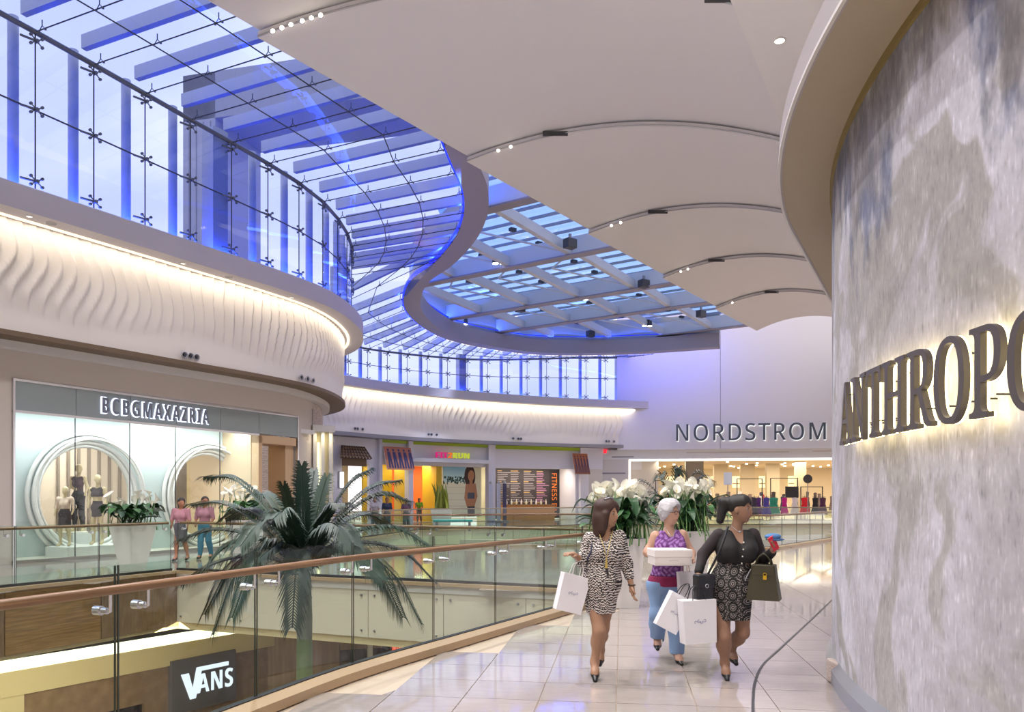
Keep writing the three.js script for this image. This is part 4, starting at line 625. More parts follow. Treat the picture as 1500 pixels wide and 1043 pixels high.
  // tilted flag posters
  const rp = (label, F, xa, xb, ya, yb, lean, cols) => { const t = canvasTex(160, 160, (g, W, H) => { g.fillStyle = cols[0]; g.fillRect(0, 0, W, H); g.fillStyle = cols[1]; g.fillRect(0, 90, W, 70); for (let k = 0; k < 5; k++) { const x = 16 + k * 31; g.fillStyle = cols[2]; g.beginPath(); g.ellipse(x + 6, 24, 6, 9, 0, 0, 7); g.fill(); g.beginPath(); g.moveTo(x, 36); g.lineTo(x + 16, 36); g.lineTo(x + 24, 150); g.lineTo(x + 13, 150); g.lineTo(x + 10, 90); g.lineTo(x + 6, 150); g.lineTo(x - 3, 150); g.fill(); } });
    const o = thing('hanging_poster', label, 'poster'), ua = F.u(xa), ub = F.u(xb), y1 = F.y(xa, ya), y0 = F.y(xa, yb); mesh('print', plate(F.P(ua, y0, 0.75), F.P(ub, y0 - lean * 0, 0.75), F.P(ub, y1, 0.3), F.P(ua, y1, 0.3), 0.03), std('#ffffff', 0.6), o); mesh('image', quad(F.P(ua, y0, 0.78), F.P(ub, y0, 0.78), F.P(ub, y1, 0.33), F.P(ua, y1, 0.33)), std('#ffffff', 0.6, { map: t }), o); };
  rp('tilted poster of runners in dark blue on an orange ground', B2, 557, 597, 654, 688, 0, ['#b5705a', '#c98a62', '#3b3a63']);
  rp('tilted brown poster of figures at the end of the fitness bar', B4, 835, 857, 664.5, 695, 0, ['#a8623a', '#8d5636', '#5a3a4a']);
  // coloured letters
  const cs = thing('shop_sign', 'pink, orange and lime lit letters above the sports shop', 'shop sign'), a0 = B3.u(634), a1 = B3.u(685), k = (a1 - a0) / word(fonts.bold, 'FIT2RUN', 0.36, 0.12).width, cols = ['#e0107a', '#e0107a', '#e0107a', '#ff7a1a', '#c9d43a', '#c9d43a', '#c9d43a'];
  word(fonts.bold, 'FIT2RUN', 0.36, 0.12, k).forEach((q, i) => mesh('letter', B3.geo(q.g, a0 + q.u, B3.y(650, 671), 0.25), glow(cols[i], 0.75), cs));
  // fitness bar: menu board, upright lettering, counter
  const mt = canvasTex(512, 384, (g, W, H) => { g.fillStyle = '#2c2326'; g.fillRect(0, 0, W, H); for (let c = 0; c < 4; c++) for (let r = 0; r < 26; r++) { g.fillStyle = r % 6 === 0 ? '#c9a15a' : c === 3 ? '#b07a9a' : '#8d8588'; const w = 50 + rnd() * 55; g.fillRect(14 + c * 104, 14 + r * 14, w * (r % 6 === 0 ? 0.6 : 1), 5); } g.fillStyle = '#1c181a'; g.fillRect(430, 0, 82, H); });
  const mb = thing('menu_board', 'large dark menu board with columns of small pale text', 'menu board'); mesh('print', B4.geo(new THREE.PlaneGeometry(B4.u(843) - B4.u(747), 3.6), (B4.u(747) + B4.u(843)) / 2, 1.98, -2.6), std('#ffffff', 0.6, { map: mt }), mb); mesh('board', B4.box(B4.u(746), B4.u(844), 0.1, 3.82, -2.75, -2.63), M.black, mb);
  const vt = thing('upright_lettering', 'orange upright letters running down the dark menu board', 'lettering'); word(fonts.sans, 'FITNESS BAR', 0.42, 0.02).forEach((q) => { const g = q.g.rotateZ(-Math.PI / 2); mesh('letter', B4.geo(g, B4.u(832), 3.55 - q.u, -2.58), std('#e07a2a', 0.6), vt); });
  mesh('back_wall', B4.box(-0.2, B4.u(747), 0, 3.86, -2.75, -2.65), std('#d9d6b2', 0.6), sp); mesh('end_wall', B4.box(B4.u(844), B4.len + 0.4, 0, 3.86, -2.75, -0.1), M.lilacwall, sp);
  const ct = thing('bar_counter', 'honey-coloured wooden bar counter below the menu board', 'counter'); mesh('front', B4.box(B4.u(745), B4.u(818), 0, 1.1, -1.3, -0.6), std('#c98438', 0.4), ct); mesh('top', B4.box(B4.u(744), B4.u(819), 1.1, 1.16, -1.4, -0.5), M.veneer, ct);
  for (let k = 0; k < 9; k++) { const o = tag(mesh('bar_bottle', new THREE.LatheGeometry([[0, 0], [0.06, 0], [0.065, 0.2], [0.025, 0.28], [0.022, 0.38], [0, 0.38]].map((p) => new THREE.Vector2(...p)), 10), std(['#e9e6df', '#d7e2d0', '#ded6b8'][k % 3], 0.3)), 'small pale bottle on the wooden bar counter', 'bottle', 'bottles on the bar counter'); o.position.copy(B4.P(B4.u(750 + k * 7.3), 1.16, -0.95)); }
  for (const [x, c] of [[708, '#c8ccd8'], [715, '#d4d6de'], [720, '#3b3858']]) { const o = thing('banner_stand', c === '#3b3858' ? 'slim dark purple banner stand by the white pier' : (x === 708 ? 'slim pale blue banner stand beside the photo poster' : 'slim whitish banner stand between two others at the pier'), 'banner stand', B3.P(B3.u(x), 0, 0.9 + (x - 708) * 0.06), B3.turn); mesh('banner', box(0.3, 2.5, 0.05, 0, 1.35, 0), std(c, 0.5), o); mesh('foot', box(0.4, 0.08, 0.4, 0, 0.04, 0), M.grey, o); mesh('cap', new THREE.SphereGeometry(0.1, 12, 8).translate(0, 2.68, 0), M.satin, o); }
  // plain end bay with exit light
  const e = sgroup('wall_bay', 'plain pale wall bay between fitness bar and department store', 'wall'); mesh('panel', B5.box(-0.1, B5.len + 2.2, 0, 5.35, -0.2, -0.02), M.offwhite, e);
  const ex = thing('exit_light', 'small glowing red exit light high on the pale wall', 'exit light'); mesh('case', B5.box(B5.u(884), B5.u(890), B5.y(887, 664), B5.y(887, 659), 0, 0.1), glow('#ff1a30', 1.6), ex); mesh('bracket', B5.box(B5.u(886), B5.u(888), B5.y(887, 659), B5.y(887, 657.5), 0, 0.06), M.grey, ex);
}
// ---------- department store: name letters and interior ----------
{
  const sg = thing('shop_sign', 'tall slim dark grey letters with white edges on the white end wall', 'shop sign'), a = N.u(987), b = N.u(1247), str = 'NORDSTROM', yb = N.y(1100, 645), sz = 1.2;
  const w0 = word(fonts.sans, str, sz, 0.12), k = (N.u(1212) - N.u(987) - 0.12 * 8) / w0.width;
  word(fonts.sans, str, sz, 0.12, k, 0.12).forEach((q) => { const h = new THREE.Group(); h.name = 'letter'; sg.add(h); N.put(h, a + q.u, yb, 0.12); mesh('letter_face', q.g, std('#4a5360', 0.5), h); const e = new TextGeometry(q.ch, { font: fonts.sans, size: sz, depth: 0.02, curveSegments: 6 }); e.scale(k, 1, 1); e.translate(0.05, -0.05, -0.03); mesh('halo_lamp', e, glow('#ffffff', 1.0), h); });
  const w = sgroup('wall_store', 'warm lit interior of the department store', 'shop interior'), u0 = N.u(921), yT = N.y(1000, 672);
  mesh('inner_ceiling', N.box(u0 - 1, 32, yT - 0.05, yT + 0.1, -19, -0.5), std('#c9bba2', 0.8), w); mesh('inner_floor', N.box(u0 - 1, 32, -0.01, 0.015, -19, -0.4), std('#bfb09a', 0.25), w); mesh('back_wall', N.box(u0 - 1, 32, 0, yT, -19.2, -19), std('#cdbfa6', 0.7), w); mesh('side_wall', N.box(u0 - 1, u0 - 0.8, 0, yT, -19, -0.5), std('#bfb09a', 0.7), w); mesh('side_wall', N.box(31.8, 32, 0, yT, -19, -0.5), std('#bfb09a', 0.7), w);
  for (const [x, ww, wd, col] of [[1007, -1.6, 1.3, '#8d8170'], [1067, -9, 1.1, '#c9bb9f'], [1113, -9, 1.1, '#c9bb9f'], [1153, -8, 1.0, '#c9bb9f'], [1185, -4, 0.7, '#c2b493'], [947, -10, 1, '#c4b596']]) mesh('store_column', N.box(N.u(x), N.u(x) + wd, 0, yT, ww - 0.9, ww), std(col, 0.6), w);
  for (const [xa, xb] of [[955, 987], [1017, 1050], [1083, 1105], [1135, 1150], [1192, 1213]]) { const n = mesh('lit_niche', N.box(N.u(xa) + 2, N.u(xb) + 2.5, 2.6, 3.7, -18.9, -18.7), glow('#ffe3ad', 1.5), w); mesh('niche_shelf', N.box(N.u(xa) + 2, N.u(xb) + 2.5, 2.95, 3.03, -18.7, -18.4), M.veneer, n); }
  for (let k = 0; k < 40; k++) { const uu = u0 + 1 + rnd() * 21, ww = -1.5 - rnd() * 15, o = tag(mesh('ceiling_spot', cyl(0.09, 0.09, 0.08, 0, 0, 0, 10), glow('#fff2d0', 7)), 'small warm ceiling spot inside the department store', 'spotlight', 'ceiling spots in the department store'); o.position.copy(N.P(uu, yT - 0.09, ww)); }
  for (const uu of [4, 11, 18, 25]) for (const ww of [-4, -12]) areaLight('store_light', '#fff0d8', 8, 5, 4, N.P(uu, yT - 0.12, ww), N.P(uu, 0, ww));
  // clothes rails, dresses, mannequins
  const dressG = (w, h) => new THREE.LatheGeometry([[0.03, h], [w * 0.32, h * 0.96], [w * 0.26, h * 0.62], [w * 0.5, 0.05], [w * 0.46, 0], [0, 0]].map((p) => new THREE.Vector2(...p)), 14).scale(1, 1, 0.45);
  const items = [[1099, 724, 745, '#d6157a', 0.9], [1108, 727, 742, '#3a3140', 0.6], [1117, 727, 743, '#5a2f6e', 0.6], [1126, 727, 743, '#4a3f8e', 0.7], [1140, 726, 745, '#2f8f72', 1.0], [1153, 722, 742, '#b8157a', 0.6], [1187, 729, 744, '#d81f2f', 0.8], [1088, 722, 742, '#c9c5c9', 0.7], [1172, 726, 743, '#d9d4d2', 0.7], [1210, 727, 742, '#4a2440', 0.7], [1203, 722, 738, '#2a272b', 0.7], [1062, 722, 742, '#8a4a3a', 0.7], [982, 708, 730, '#7a5a78', 0.6]];
  items.forEach(([x, yt, yb2, col, wd], k) => { const u = N.u(x), o = thing('hanging_dress', ['bright magenta dress hanging in the department store', 'charcoal dress hanging beside the magenta one', 'plum dress hanging on the store rail', 'violet dress hanging on the store rail', 'sea-green dress on the store floor', 'fuchsia top beside the mannequins', 'scarlet dress by the store column', 'pale grey coat on the store rail', 'cream coat on the store rail', 'dark wine dress at the end of the rail', 'black jacket at the end of the rail', 'rust brown dress behind the lilies', 'mauve dress in the store entrance'][k], 'dress', N.P(u, 0.42, k % 2 ? -0.9 : -1.7), N.turn); mesh('fabric', dressG(wd * 1.0, 1.25), std(col, 0.8), o); mesh('hanger', rod(v3(-0.2, 1.28, 0), v3(0.2, 1.28, 0), 0.015), M.black, o); mesh('stand', rod(v3(0, -0.42, 0), v3(0, 1.38, 0), 0.02), M.black, o); });
  for (const [xa, xb, yt] of [[1086, 1124, 700], [1137, 1178, 699], [1183, 1216, 712], [962, 974, 702]]) { const o = thing('clothes_rack', xa === 1086 ? 'black square clothes rack around the magenta dress' : xa === 1137 ? 'black square clothes rack beside the mannequins' : xa === 962 ? 'black clothes rack at the store entrance' : 'low black clothes rack by the store column', 'clothes rack'), ua = N.u(xa), ub = N.u(xb), y = N.y(xa, yt); mesh('bar', N.box(ua, ub, y - 0.05, y, -2.2, -2.12), M.black, o); for (const q of [ua, ub]) mesh('post', N.box(q - 0.03, q + 0.03, 0, y, -2.2, -2.12), M.black, o); mesh('foot', N.box(ua - 0.1, ub + 0.1, 0.015, 0.06, -2.3, -2.0), M.black, o); }
  const mixed = ['#2a262a', '#46383a', '#6a5a58', '#8a2f3a', '#d8d2cc', '#35324a', '#5a5048', '#a89a8a'].map((c) => std(c, 0.85)), dg = dressG(0.5, 1.1);
  for (let k = 0; k < 46; k++) { const uu = lerp(N.uw(965, -5), N.uw(1216, -5), (k + rnd() * 0.8) / 46), o = tag(mesh('hanging_garment', dg, mixed[Math.floor(rnd() * 8)]), 'garment on the crowded rails deep inside the department store', 'garment', 'garments on the rails of the department store'); o.position.copy(N.P(uu, 0.55 + rnd() * 0.5, -4.2 - (k % 3) * 1.6)); o.rotation.y = N.turn + rr(-0.6, 0.6); }
  const bx = mesh('dark_screen', N.box(N.u(1158), N.u(1178), N.y(1165, 729), N.y(1165, 712), -1.9, -1.8), std('#2b2a2e', 0.4)); tag(bx, 'dark square panel standing inside the department store', 'panel');
  const ds = thing('round_sign', 'round black sign on a slim stand by the store column', 'sign', N.P(N.u(1188), 0, -1), N.turn); mesh('disc', cyl(0.32, 0.32, 0.05, 0, 0, 0, 28).rotateX(Math.PI / 2).translate(0, 3.0, 0), std('#3a3838', 0.5), ds); mesh('post', rod(v3(0, 0, 0), v3(0, 2.7, 0), 0.03), M.grey, ds); mesh('foot', cyl(0.25, 0.25, 0.03, 0, 0.03, 0), M.grey, ds);
  const ws = thing('poster_stand', 'white notice on a stand in front of the store', 'sign', N.P(N.u(1064), 0, 0.8), N.turn); mesh('board', box(0.55, 0.9, 0.04, 0, 3.0, 0), std('#dfe6ee', 0.5), ws); mesh('post', rod(v3(0, 0, 0), v3(0, 2.6, 0), 0.03), M.grey, ws); mesh('foot', cyl(0.25, 0.25, 0.03, 0, 0.03, 0), M.grey, ws);
}
// ---------- plants ----------
// a leaf blade along a curve: width profile, folded along the midrib
function blade(pts, width, fold = 0.25, n = 8, prof = (t) => Math.sin(Math.PI * Math.min(1, t * 0.98 + 0.02)) ** 0.7) {
  const c = new THREE.CatmullRomCurve3(pts), pos = [], idx = [];
  for (let i = 0; i <= n; i++) {
    const t = i / n, p = c.getPoint(t), tg = c.getTangent(t); let s = tg.clone().cross(v3(0, 1, 0)); if (s.length() < 0.05) s = v3(1, 0, 0); s.normalize();
    const up = s.clone().cross(tg).normalize(), w = width * prof(t) / 2, f = up.multiplyScalar(w * fold);
    pos.push(...p.clone().addScaledVector(s, -w).add(f).toArray(), ...p.toArray(), ...p.clone().addScaledVector(s, w).add(f).toArray());
    if (i < n) { const q = i * 3; idx.push(q, q + 1, q + 4, q, q + 4, q + 3, q + 1, q + 2, q + 5, q + 1, q + 5, q + 4); }
  }
  const g = new THREE.BufferGeometry(); g.setAttribute('position', new THREE.Float32BufferAttribute(pos, 3)); g.setIndex(idx); g.computeVertexNormals(); return g;
}
const leafM = ['#2a5230', '#356034', '#23462b', '#40703c'].map((c) => phys(c, 0.4, { transmission: 0.12, thickness: 0 })), stemM = std('#5f8a4a', 0.6), petalM = phys('#f4f2e6', 0.6, { transmission: 0.2, thickness: 0 }), spadixM = std('#d8c46a', 0.7);
const palmM = ['#172e1f', '#1e3a28', '#264032', '#1a332b'].map((c) => phys(c, 0.5, { transmission: 0.1, thickness: 0 }));
// funnel of a lily with its rim drawn out into a tip on one side
const callaGeo = (() => { const g = new THREE.LatheGeometry([[0.006, 0], [0.014, 0.03], [0.024, 0.065], [0.04, 0.095], [0.062, 0.11]].map((p) => new THREE.Vector2(...p)), 14), p = g.attributes.position; for (let i = 0; i < p.count; i++) { const t = p.getY(i) / 0.11, c = Math.atan2(p.getZ(i), p.getX(i)); p.setY(i, p.getY(i) + 0.045 * t * t * Math.cos(c)); p.setX(i, p.getX(i) + 0.02 * t * t * Math.max(0, Math.cos(c)) ** 6); } g.computeVertexNormals(); return g; })();
const spadixGeo = rod(v3(0, 0.02, 0), v3(0.004, 0.09, 0), 0.008, 0.006, 6);
// square tapered planter full of lilies: base at the origin
function lilyPlanter(label, pos, turn, o) {
  const g = thing('lily_planter', label, 'planter', pos, turn), H = o.h, r0 = o.base / 2, r1 = o.top / 2;
  const sq = (a, b, y0, y1) => new THREE.CylinderGeometry(b * Math.SQRT2, a * Math.SQRT2, y1 - y0, 4, 1).rotateY(Math.PI / 4).translate(0, (y0 + y1) / 2, 0);
  mesh('pot', toCreasedNormals(sq(r0, r1, 0, H), 0.5), M.planter, g); mesh('soil', box(r1 * 1.9, 0.02, r1 * 1.9, 0, H + 0.005, 0), M.soil, g); mesh('rim', [box(r1 * 2.04, 0.03, 0.02, 0, H, r1), box(r1 * 2.04, 0.03, 0.02, 0, H, -r1), box(0.02, 0.03, r1 * 2.04, r1, H, 0), box(0.02, 0.03, r1 * 2.04, -r1, H, 0)], M.planter, g);
  for (let k = 0; k < o.leaves; k++) {
    const a = rnd() * 6.283, l = rr(0.35, 0.7) * o.s, up = rr(0.25, 0.75) * o.s * o.tall, x0 = rr(-0.5, 0.5) * r1, z0 = rr(-0.5, 0.5) * r1, dx = Math.cos(a), dz = Math.sin(a);
    const p = [v3(x0, H, z0), v3(x0 + dx * l * 0.35, H + up * 0.75, z0 + dz * l * 0.35), v3(x0 + dx * l * 0.75, H + up, z0 + dz * l * 0.75), v3(x0 + dx * l * 0.98, H + up * rr(0.5, 0.95), z0 + dz * l * 0.98)];
    mesh('leaf', blade(p, rr(0.13, 0.19) * o.s, 0.3, 9, (t) => t < 0.35 ? 0.08 + t * 0.3 : Math.sin(Math.PI * (0.12 + (t - 0.35) / 0.65 * 0.88)) ** 0.8), leafM[k % 4], g);
  }
  for (let k = 0; k < o.flowers; k++) {
    const a = rnd() * 6.283, l = Math.sqrt(rnd()) * r1 * 1.25, hh = (o.flowerH + rr(-0.22, 0.02)) * o.s, x = Math.cos(a) * l, z = Math.sin(a) * l;
    const f = mesh('flower', callaGeo, petalM, g); f.position.set(x, H + hh, z); f.rotation.set(rr(-0.5, 0.5), rnd() * 6.283, rr(-0.5, 0.5)); f.scale.setScalar(o.s * rr(1.0, 1.35));
    mesh('spadix', spadixGeo, spadixM, f); mesh('stalk', rod(v3(0, -hh, 0), v3(0, 0.005, 0), 0.009, 0.006, 5), stemM, f).rotation.set(-f.rotation.x * 0.4, 0, -f.rotation.z * 0.4);
  }
  return g;
}
lilyPlanter('white planter of white lilies nearer the glass balustrade, behind the dress with print', at(1.58, 0, 11.65), 0.15, { h: 1.0, base: 0.48, top: 0.62, leaves: 70, flowers: 58, s: 1.0, tall: 0.85, flowerH: 0.7 });
lilyPlanter('white planter of white lilies standing further along the walkway, behind the two shoppers', at(3.15, 0, 14.2), 0.3, { h: 1.0, base: 0.5, top: 0.66, leaves: 70, flowers: 58, s: 1.05, tall: 0.85, flowerH: 0.72 });
lilyPlanter('white planter with spent lilies in front of the pale blue shop', at(-8.45, 0, 17.5), 0.45, { h: 1.02, base: 0.5, top: 0.95, leaves: 64, flowers: 12, s: 1.15, tall: 0.55, flowerH: 0.55 });
lilyPlanter('white planter with white lilies past the palm by the shop doorway', at(-7.0, 0, 20.6), 0.45, { h: 1.02, base: 0.5, top: 0.95, leaves: 50, flowers: 16, s: 1.15, tall: 0.6, flowerH: 0.6 });
{ // sword plant in a white pot
  const q = onH(647, 746, 1.0), g = thing('sword_plant', 'spiky yellow-green sword plant in a white pot by the sports shop', 'potted plant', at((647 - CX) / FOC * 41, 0, 41));
  mesh('pot', toCreasedNormals(new THREE.CylinderGeometry(0.75, 0.55, 1.05, 4).rotateY(Math.PI / 4).translate(0, 0.525, 0), 0.5), M.planter, g); mesh('soil', box(0.9, 0.02, 0.9, 0, 1.05, 0), M.soil, g);
  for (let k = 0; k < 30; k++) { const a = rnd() * 6.283, l = rr(0.1, 0.55), h = rr(0.8, 1.5), x = rr(-0.35, 0.35), z = rr(-0.35, 0.35); mesh('leaf', blade([v3(x, 1.05, z), v3(x + Math.cos(a) * l * 0.4, 1.05 + h * 0.6, z + Math.sin(a) * l * 0.4), v3(x + Math.cos(a) * l, 1.05 + h, z + Math.sin(a) * l)], 0.13, 0.3, 5, (t) => 1 - t * t * 0.95), std(['#8f9a3a', '#7d8c34', '#a0a648'][k % 3], 0.5), g); }
  const bn = thing('bench', 'teal topped bench beside the sword plant', 'bench', at((655 - CX) / FOC * 38.5, 0, 38.5)); mesh('seat', rbox(1.9, 0.12, 0.6, 0.03, 0.3, 0.5, 0), std('#3f9a9a', 0.5), bn); for (const x of [-0.5, 1.1]) mesh('leg', box(0.1, 0.44, 0.5, x, 0.22, 0), M.grey, bn);
}
// feather palm frond: rachis along a curve with drooping leaflets on both sides
function frond(pts, len, m, g, n = 34, droop = 0.35, wid = 0.02) {
  const c = new THREE.CatmullRomCurve3(pts), geo = [new THREE.TubeGeometry(c, 12, 0.011, 5)];
  for (let i = 2; i <= n; i++) for (const s of [-1, 1]) {
    const t = i / n * 0.985, p = c.getPoint(t), tg = c.getTangent(t); let side = tg.clone().cross(v3(0, 1, 0)); if (side.length() < 0.1) side = v3(1, 0, 0.2); side.normalize().multiplyScalar(s);
    const L = len * (0.35 + 0.65 * Math.sin(Math.PI * Math.min(1, 0.12 + t * 0.82))) * rr(0.85, 1.1), dir = tg.clone().multiplyScalar(0.75 + t * 0.5).add(side.multiplyScalar(0.85)).add(v3(0, 0.12, 0)).normalize();
    const tip = p.clone().addScaledVector(dir, L).add(v3(0, -L * droop * rr(0.7, 1.3), 0)), mid = p.clone().addScaledVector(dir, L * 0.5).add(v3(0, 0.012, 0));
    const up = dir.clone().cross(tg).normalize(), w = up.clone().cross(dir).normalize().multiplyScalar(wid), q = new THREE.BufferGeometry(), P = [p.clone().sub(w.clone().multiplyScalar(0.4)), p.clone().add(w.clone().multiplyScalar(0.4)), mid.clone().add(w), mid.clone().sub(w), tip];
    q.setAttribute('position', new THREE.Float32BufferAttribute(P.flatMap((v) => v.toArray()), 3)); q.setIndex([0, 1, 2, 0, 2, 3, 3, 2, 4]); q.computeVertexNormals(); geo.push(q);
  }
  return mesh('frond', geo, m, g);
}
{
  const Z = 10.6, cx = (446 - CX) / FOC * Z, base = thing('palm_tree', 'tall feather palm rising through the well from the storey below', 'palm tree', at(cx, -5.6, Z));
  const top = 6.35;                                                     // crown height above the lower floor
  mesh('trunk', new THREE.LatheGeometry([[0.0, 0], [0.17, 0], [0.15, 0.5], [0.135, 2.2], [0.12, 4.2], [0.105, 5.0], [0.1, 5.4], [0, 5.4]].map((p) => new THREE.Vector2(...p)), 20), std('#6f8a5a', 0.7), base);
  mesh('crownshaft', new THREE.LatheGeometry([[0.0, 5.2], [0.1, 5.2], [0.105, 5.6], [0.085, 6.1], [0.05, 6.5], [0, 6.5]].map((p) => new THREE.Vector2(...p)), 18), std('#8d9a92', 0.6), base);
  mesh('ground_ring', new THREE.TorusGeometry(0.4, 0.08, 8, 28).rotateX(Math.PI / 2).translate(0, 0.06, 0), M.curb, base);
  // fronds aimed at the tips seen in the photograph (pixel, depth towards the viewer, arch)
  const tips = [[262, 792, 0.3, 0.35], [300, 700, -0.5, 0.5], [290, 845, 0.5, 0.5], [268, 856, -0.2, 0.3], [312, 930, 0.7, 0.75], [300, 900, -0.4, 0.6], [340, 905, 0.9, 0.6], [442, 682, 0.1, 0.05], [415, 712, 0.3, 0.1], [478, 700, -0.4, 0.15], [372, 725, -0.7, 0.4], [540, 690, -0.3, 0.35], [600, 735, 0.0, 0.5], [585, 705, -0.8, 0.4], [628, 800, 0.2, 0.45], [640, 855, -0.3, 0.5], [590, 905, 0.7, 0.6], [618, 915, 0.1, 0.65], [560, 850, 0.9, 0.35], [428, 920, 1.0, 0.6], [505, 740, 0.6, 0.3], [352, 800, 1.2, 0.5], [400, 760, 1.0, 0.4], [520, 800, 1.3, 0.45], [330, 760, -1.0, 0.45], [570, 770, -1.1, 0.45], [280, 740, -1.2, 0.4], [460, 690, -1.0, 0.2]];
  tips.forEach(([px, py, dz, arch], k) => { const zt = Z - dz, T = v3((px - CX) / FOC * zt - cx, EYE - (py - HY) / FOC * zt + 5.6, dz), a = v3(T.x * 0.02, top - 0.15, T.z * 0.02), m1 = v3(T.x * 0.34, lerp(a.y, T.y, 0.3) + arch * 0.85, T.z * 0.34), m2 = v3(T.x * 0.72, lerp(a.y, T.y, 0.68) + arch * 0.8, T.z * 0.72); frond([a, m1, m2, T], 0.36, palmM[k % 4], base, 62, 0.3 + arch * 0.3, 0.0125); });
}
{
  const Z = 24.0, g = thing('palm_tree', 'small feather palm rising from the second well behind the lilies', 'palm tree', at((985 - CX) / FOC * 27, -5.6, 27)), sc = FOC / 27;
  mesh('trunk', cyl(0.12, 0.16, 6.4, 0, 3.2, 0), std('#5f6a52', 0.8), g);
  [[930, 712], [945, 735], [960, 700], [1000, 690], [1028, 698], [1040, 720], [1050, 740], [975, 720], [1010, 715], [990, 693], [920, 740], [1045, 705]].forEach(([px, py], k) => { const T = v3((px - 985) / sc, (HY - py) / sc + EYE + 5.6, ((k * 37) % 5 - 2) * 0.35); frond([v3(0, 6.3, 0), v3(T.x * 0.35, lerp(6.3, T.y, 0.4) + 0.5, T.z * 0.3), v3(T.x * 0.75, lerp(6.3, T.y, 0.8) + 0.45, T.z * 0.7), T], 0.5, palmM[k % 4], g, 22, 0.5, 0.02); });
}
// ---------- people: one continuous body each, meshed from a distance field ----------
const smin = (a, b, k) => { const h = Math.max(k - Math.abs(a - b), 0) / k; return Math.min(a, b) - h * h * k * 0.25; };
// tapered capsule [a, b, ra, rb, zs]: zs squashes the depth of the section
function capDist(p, c) {
  const [a, b, ra, rb, zs = 1] = c, bx = b.x - a.x, by = b.y - a.y, bz = b.z - a.z, px = p.x - a.x, py = p.y - a.y, pz = p.z - a.z;
  const t = clamp((px * bx + py * by + pz * bz) / (bx * bx + by * by + bz * bz + 1e-9), 0, 1), dx = px - bx * t, dy = py - by * t, dz = (pz - bz * t) * zs;
  return Math.sqrt(dx * dx + dy * dy + dz * dz) - lerp(ra, rb, t);
}
const field = (caps, k = 0.03) => (p) => { let d = 1e9; for (const c of caps) { const q = capDist(p, c); d = d > 1e8 ? q : smin(d, q, k); } return d; };
const boundsOf = (caps, pad = 0.03) => { const b = new THREE.Box3(); for (const c of caps) for (const [p, r] of [[c[0], c[2]], [c[1], c[3]]]) { b.expandByPoint(p.clone().addScalar(r + pad)); b.expandByPoint(p.clone().addScalar(-r - pad)); } return b; };
function surface(f, bb, cell) {                                     // surface nets
  const n = ['x', 'y', 'z'].map((k) => Math.ceil((bb.max[k] - bb.min[k]) / cell) + 2), [nx, ny, nz] = n, val = new Float32Array(nx * ny * nz), p = v3(0, 0, 0), at3 = (i, j, k) => i + nx * (j + ny * k);
  for (let k = 0; k < nz; k++) for (let j = 0; j < ny; j++) for (let i = 0; i < nx; i++) val[at3(i, j, k)] = f(p.set(bb.min.x + i * cell, bb.min.y + j * cell, bb.min.z + k * cell));
  const id = new Int32Array(nx * ny * nz).fill(-1), pos = [], idx = [];
  for (let k = 0; k < nz - 1; k++) for (let j = 0; j < ny - 1; j++) for (let i = 0; i < nx - 1; i++) {
    let m = 0, sx = 0, sy = 0, sz = 0, c = 0; const v = []; for (let q = 0; q < 8; q++) { v[q] = val[at3(i + (q & 1), j + (q >> 1 & 1), k + (q >> 2))]; if (v[q] < 0) m |= 1 << q; }
    if (m === 0 || m === 255) continue;
    for (let a = 0; a < 8; a++) for (const s of [1, 2, 4]) { const b = a | s; if (b === a || ((m >> a & 1) === (m >> b & 1))) continue; const t = v[a] / (v[a] - v[b]); sx += (a & 1) + ((b & 1) - (a & 1)) * t; sy += (a >> 1 & 1) + ((b >> 1 & 1) - (a >> 1 & 1)) * t; sz += (a >> 2) + ((b >> 2) - (a >> 2)) * t; c++; }
    id[at3(i, j, k)] = pos.length / 3; pos.push(bb.min.x + (i + sx / c) * cell, bb.min.y + (j + sy / c) * cell, bb.min.z + (k + sz / c) * cell);
  }
  const face = (a, b, c, d, flip) => { if (a < 0 || b < 0 || c < 0 || d < 0) return; flip ? idx.push(a, c, b, a, d, c) : idx.push(a, b, c, a, c, d); };
  for (let k = 1; k < nz - 1; k++) for (let j = 1; j < ny - 1; j++) for (let i = 1; i < nx - 1; i++) {
    const s = val[at3(i, j, k)] < 0;
    if (s !== val[at3(i + 1, j, k)] < 0) face(id[at3(i, j - 1, k - 1)], id[at3(i, j, k - 1)], id[at3(i, j, k)], id[at3(i, j - 1, k)], !s);
    if (s !== val[at3(i, j + 1, k)] < 0) face(id[at3(i - 1, j, k - 1)], id[at3(i - 1, j, k)], id[at3(i, j, k)], id[at3(i, j, k - 1)], !s);
    if (s !== val[at3(i, j, k + 1)] < 0) face(id[at3(i - 1, j - 1, k)], id[at3(i, j - 1, k)], id[at3(i, j, k)], id[at3(i - 1, j, k)], !s);
  }
  const g = new THREE.BufferGeometry(); g.setAttribute('position', new THREE.Float32BufferAttribute(pos, 3)); g.setIndex(idx); g.computeVertexNormals();
  const uv = new Float32Array(pos.length / 3 * 2); for (let q = 0; q < pos.length / 3; q++) { uv[q * 2] = pos[q * 3] + pos[q * 3 + 2] * 0.7; uv[q * 2 + 1] = pos[q * 3 + 1]; } g.setAttribute('uv', new THREE.BufferAttribute(uv, 2));
  return g;
}
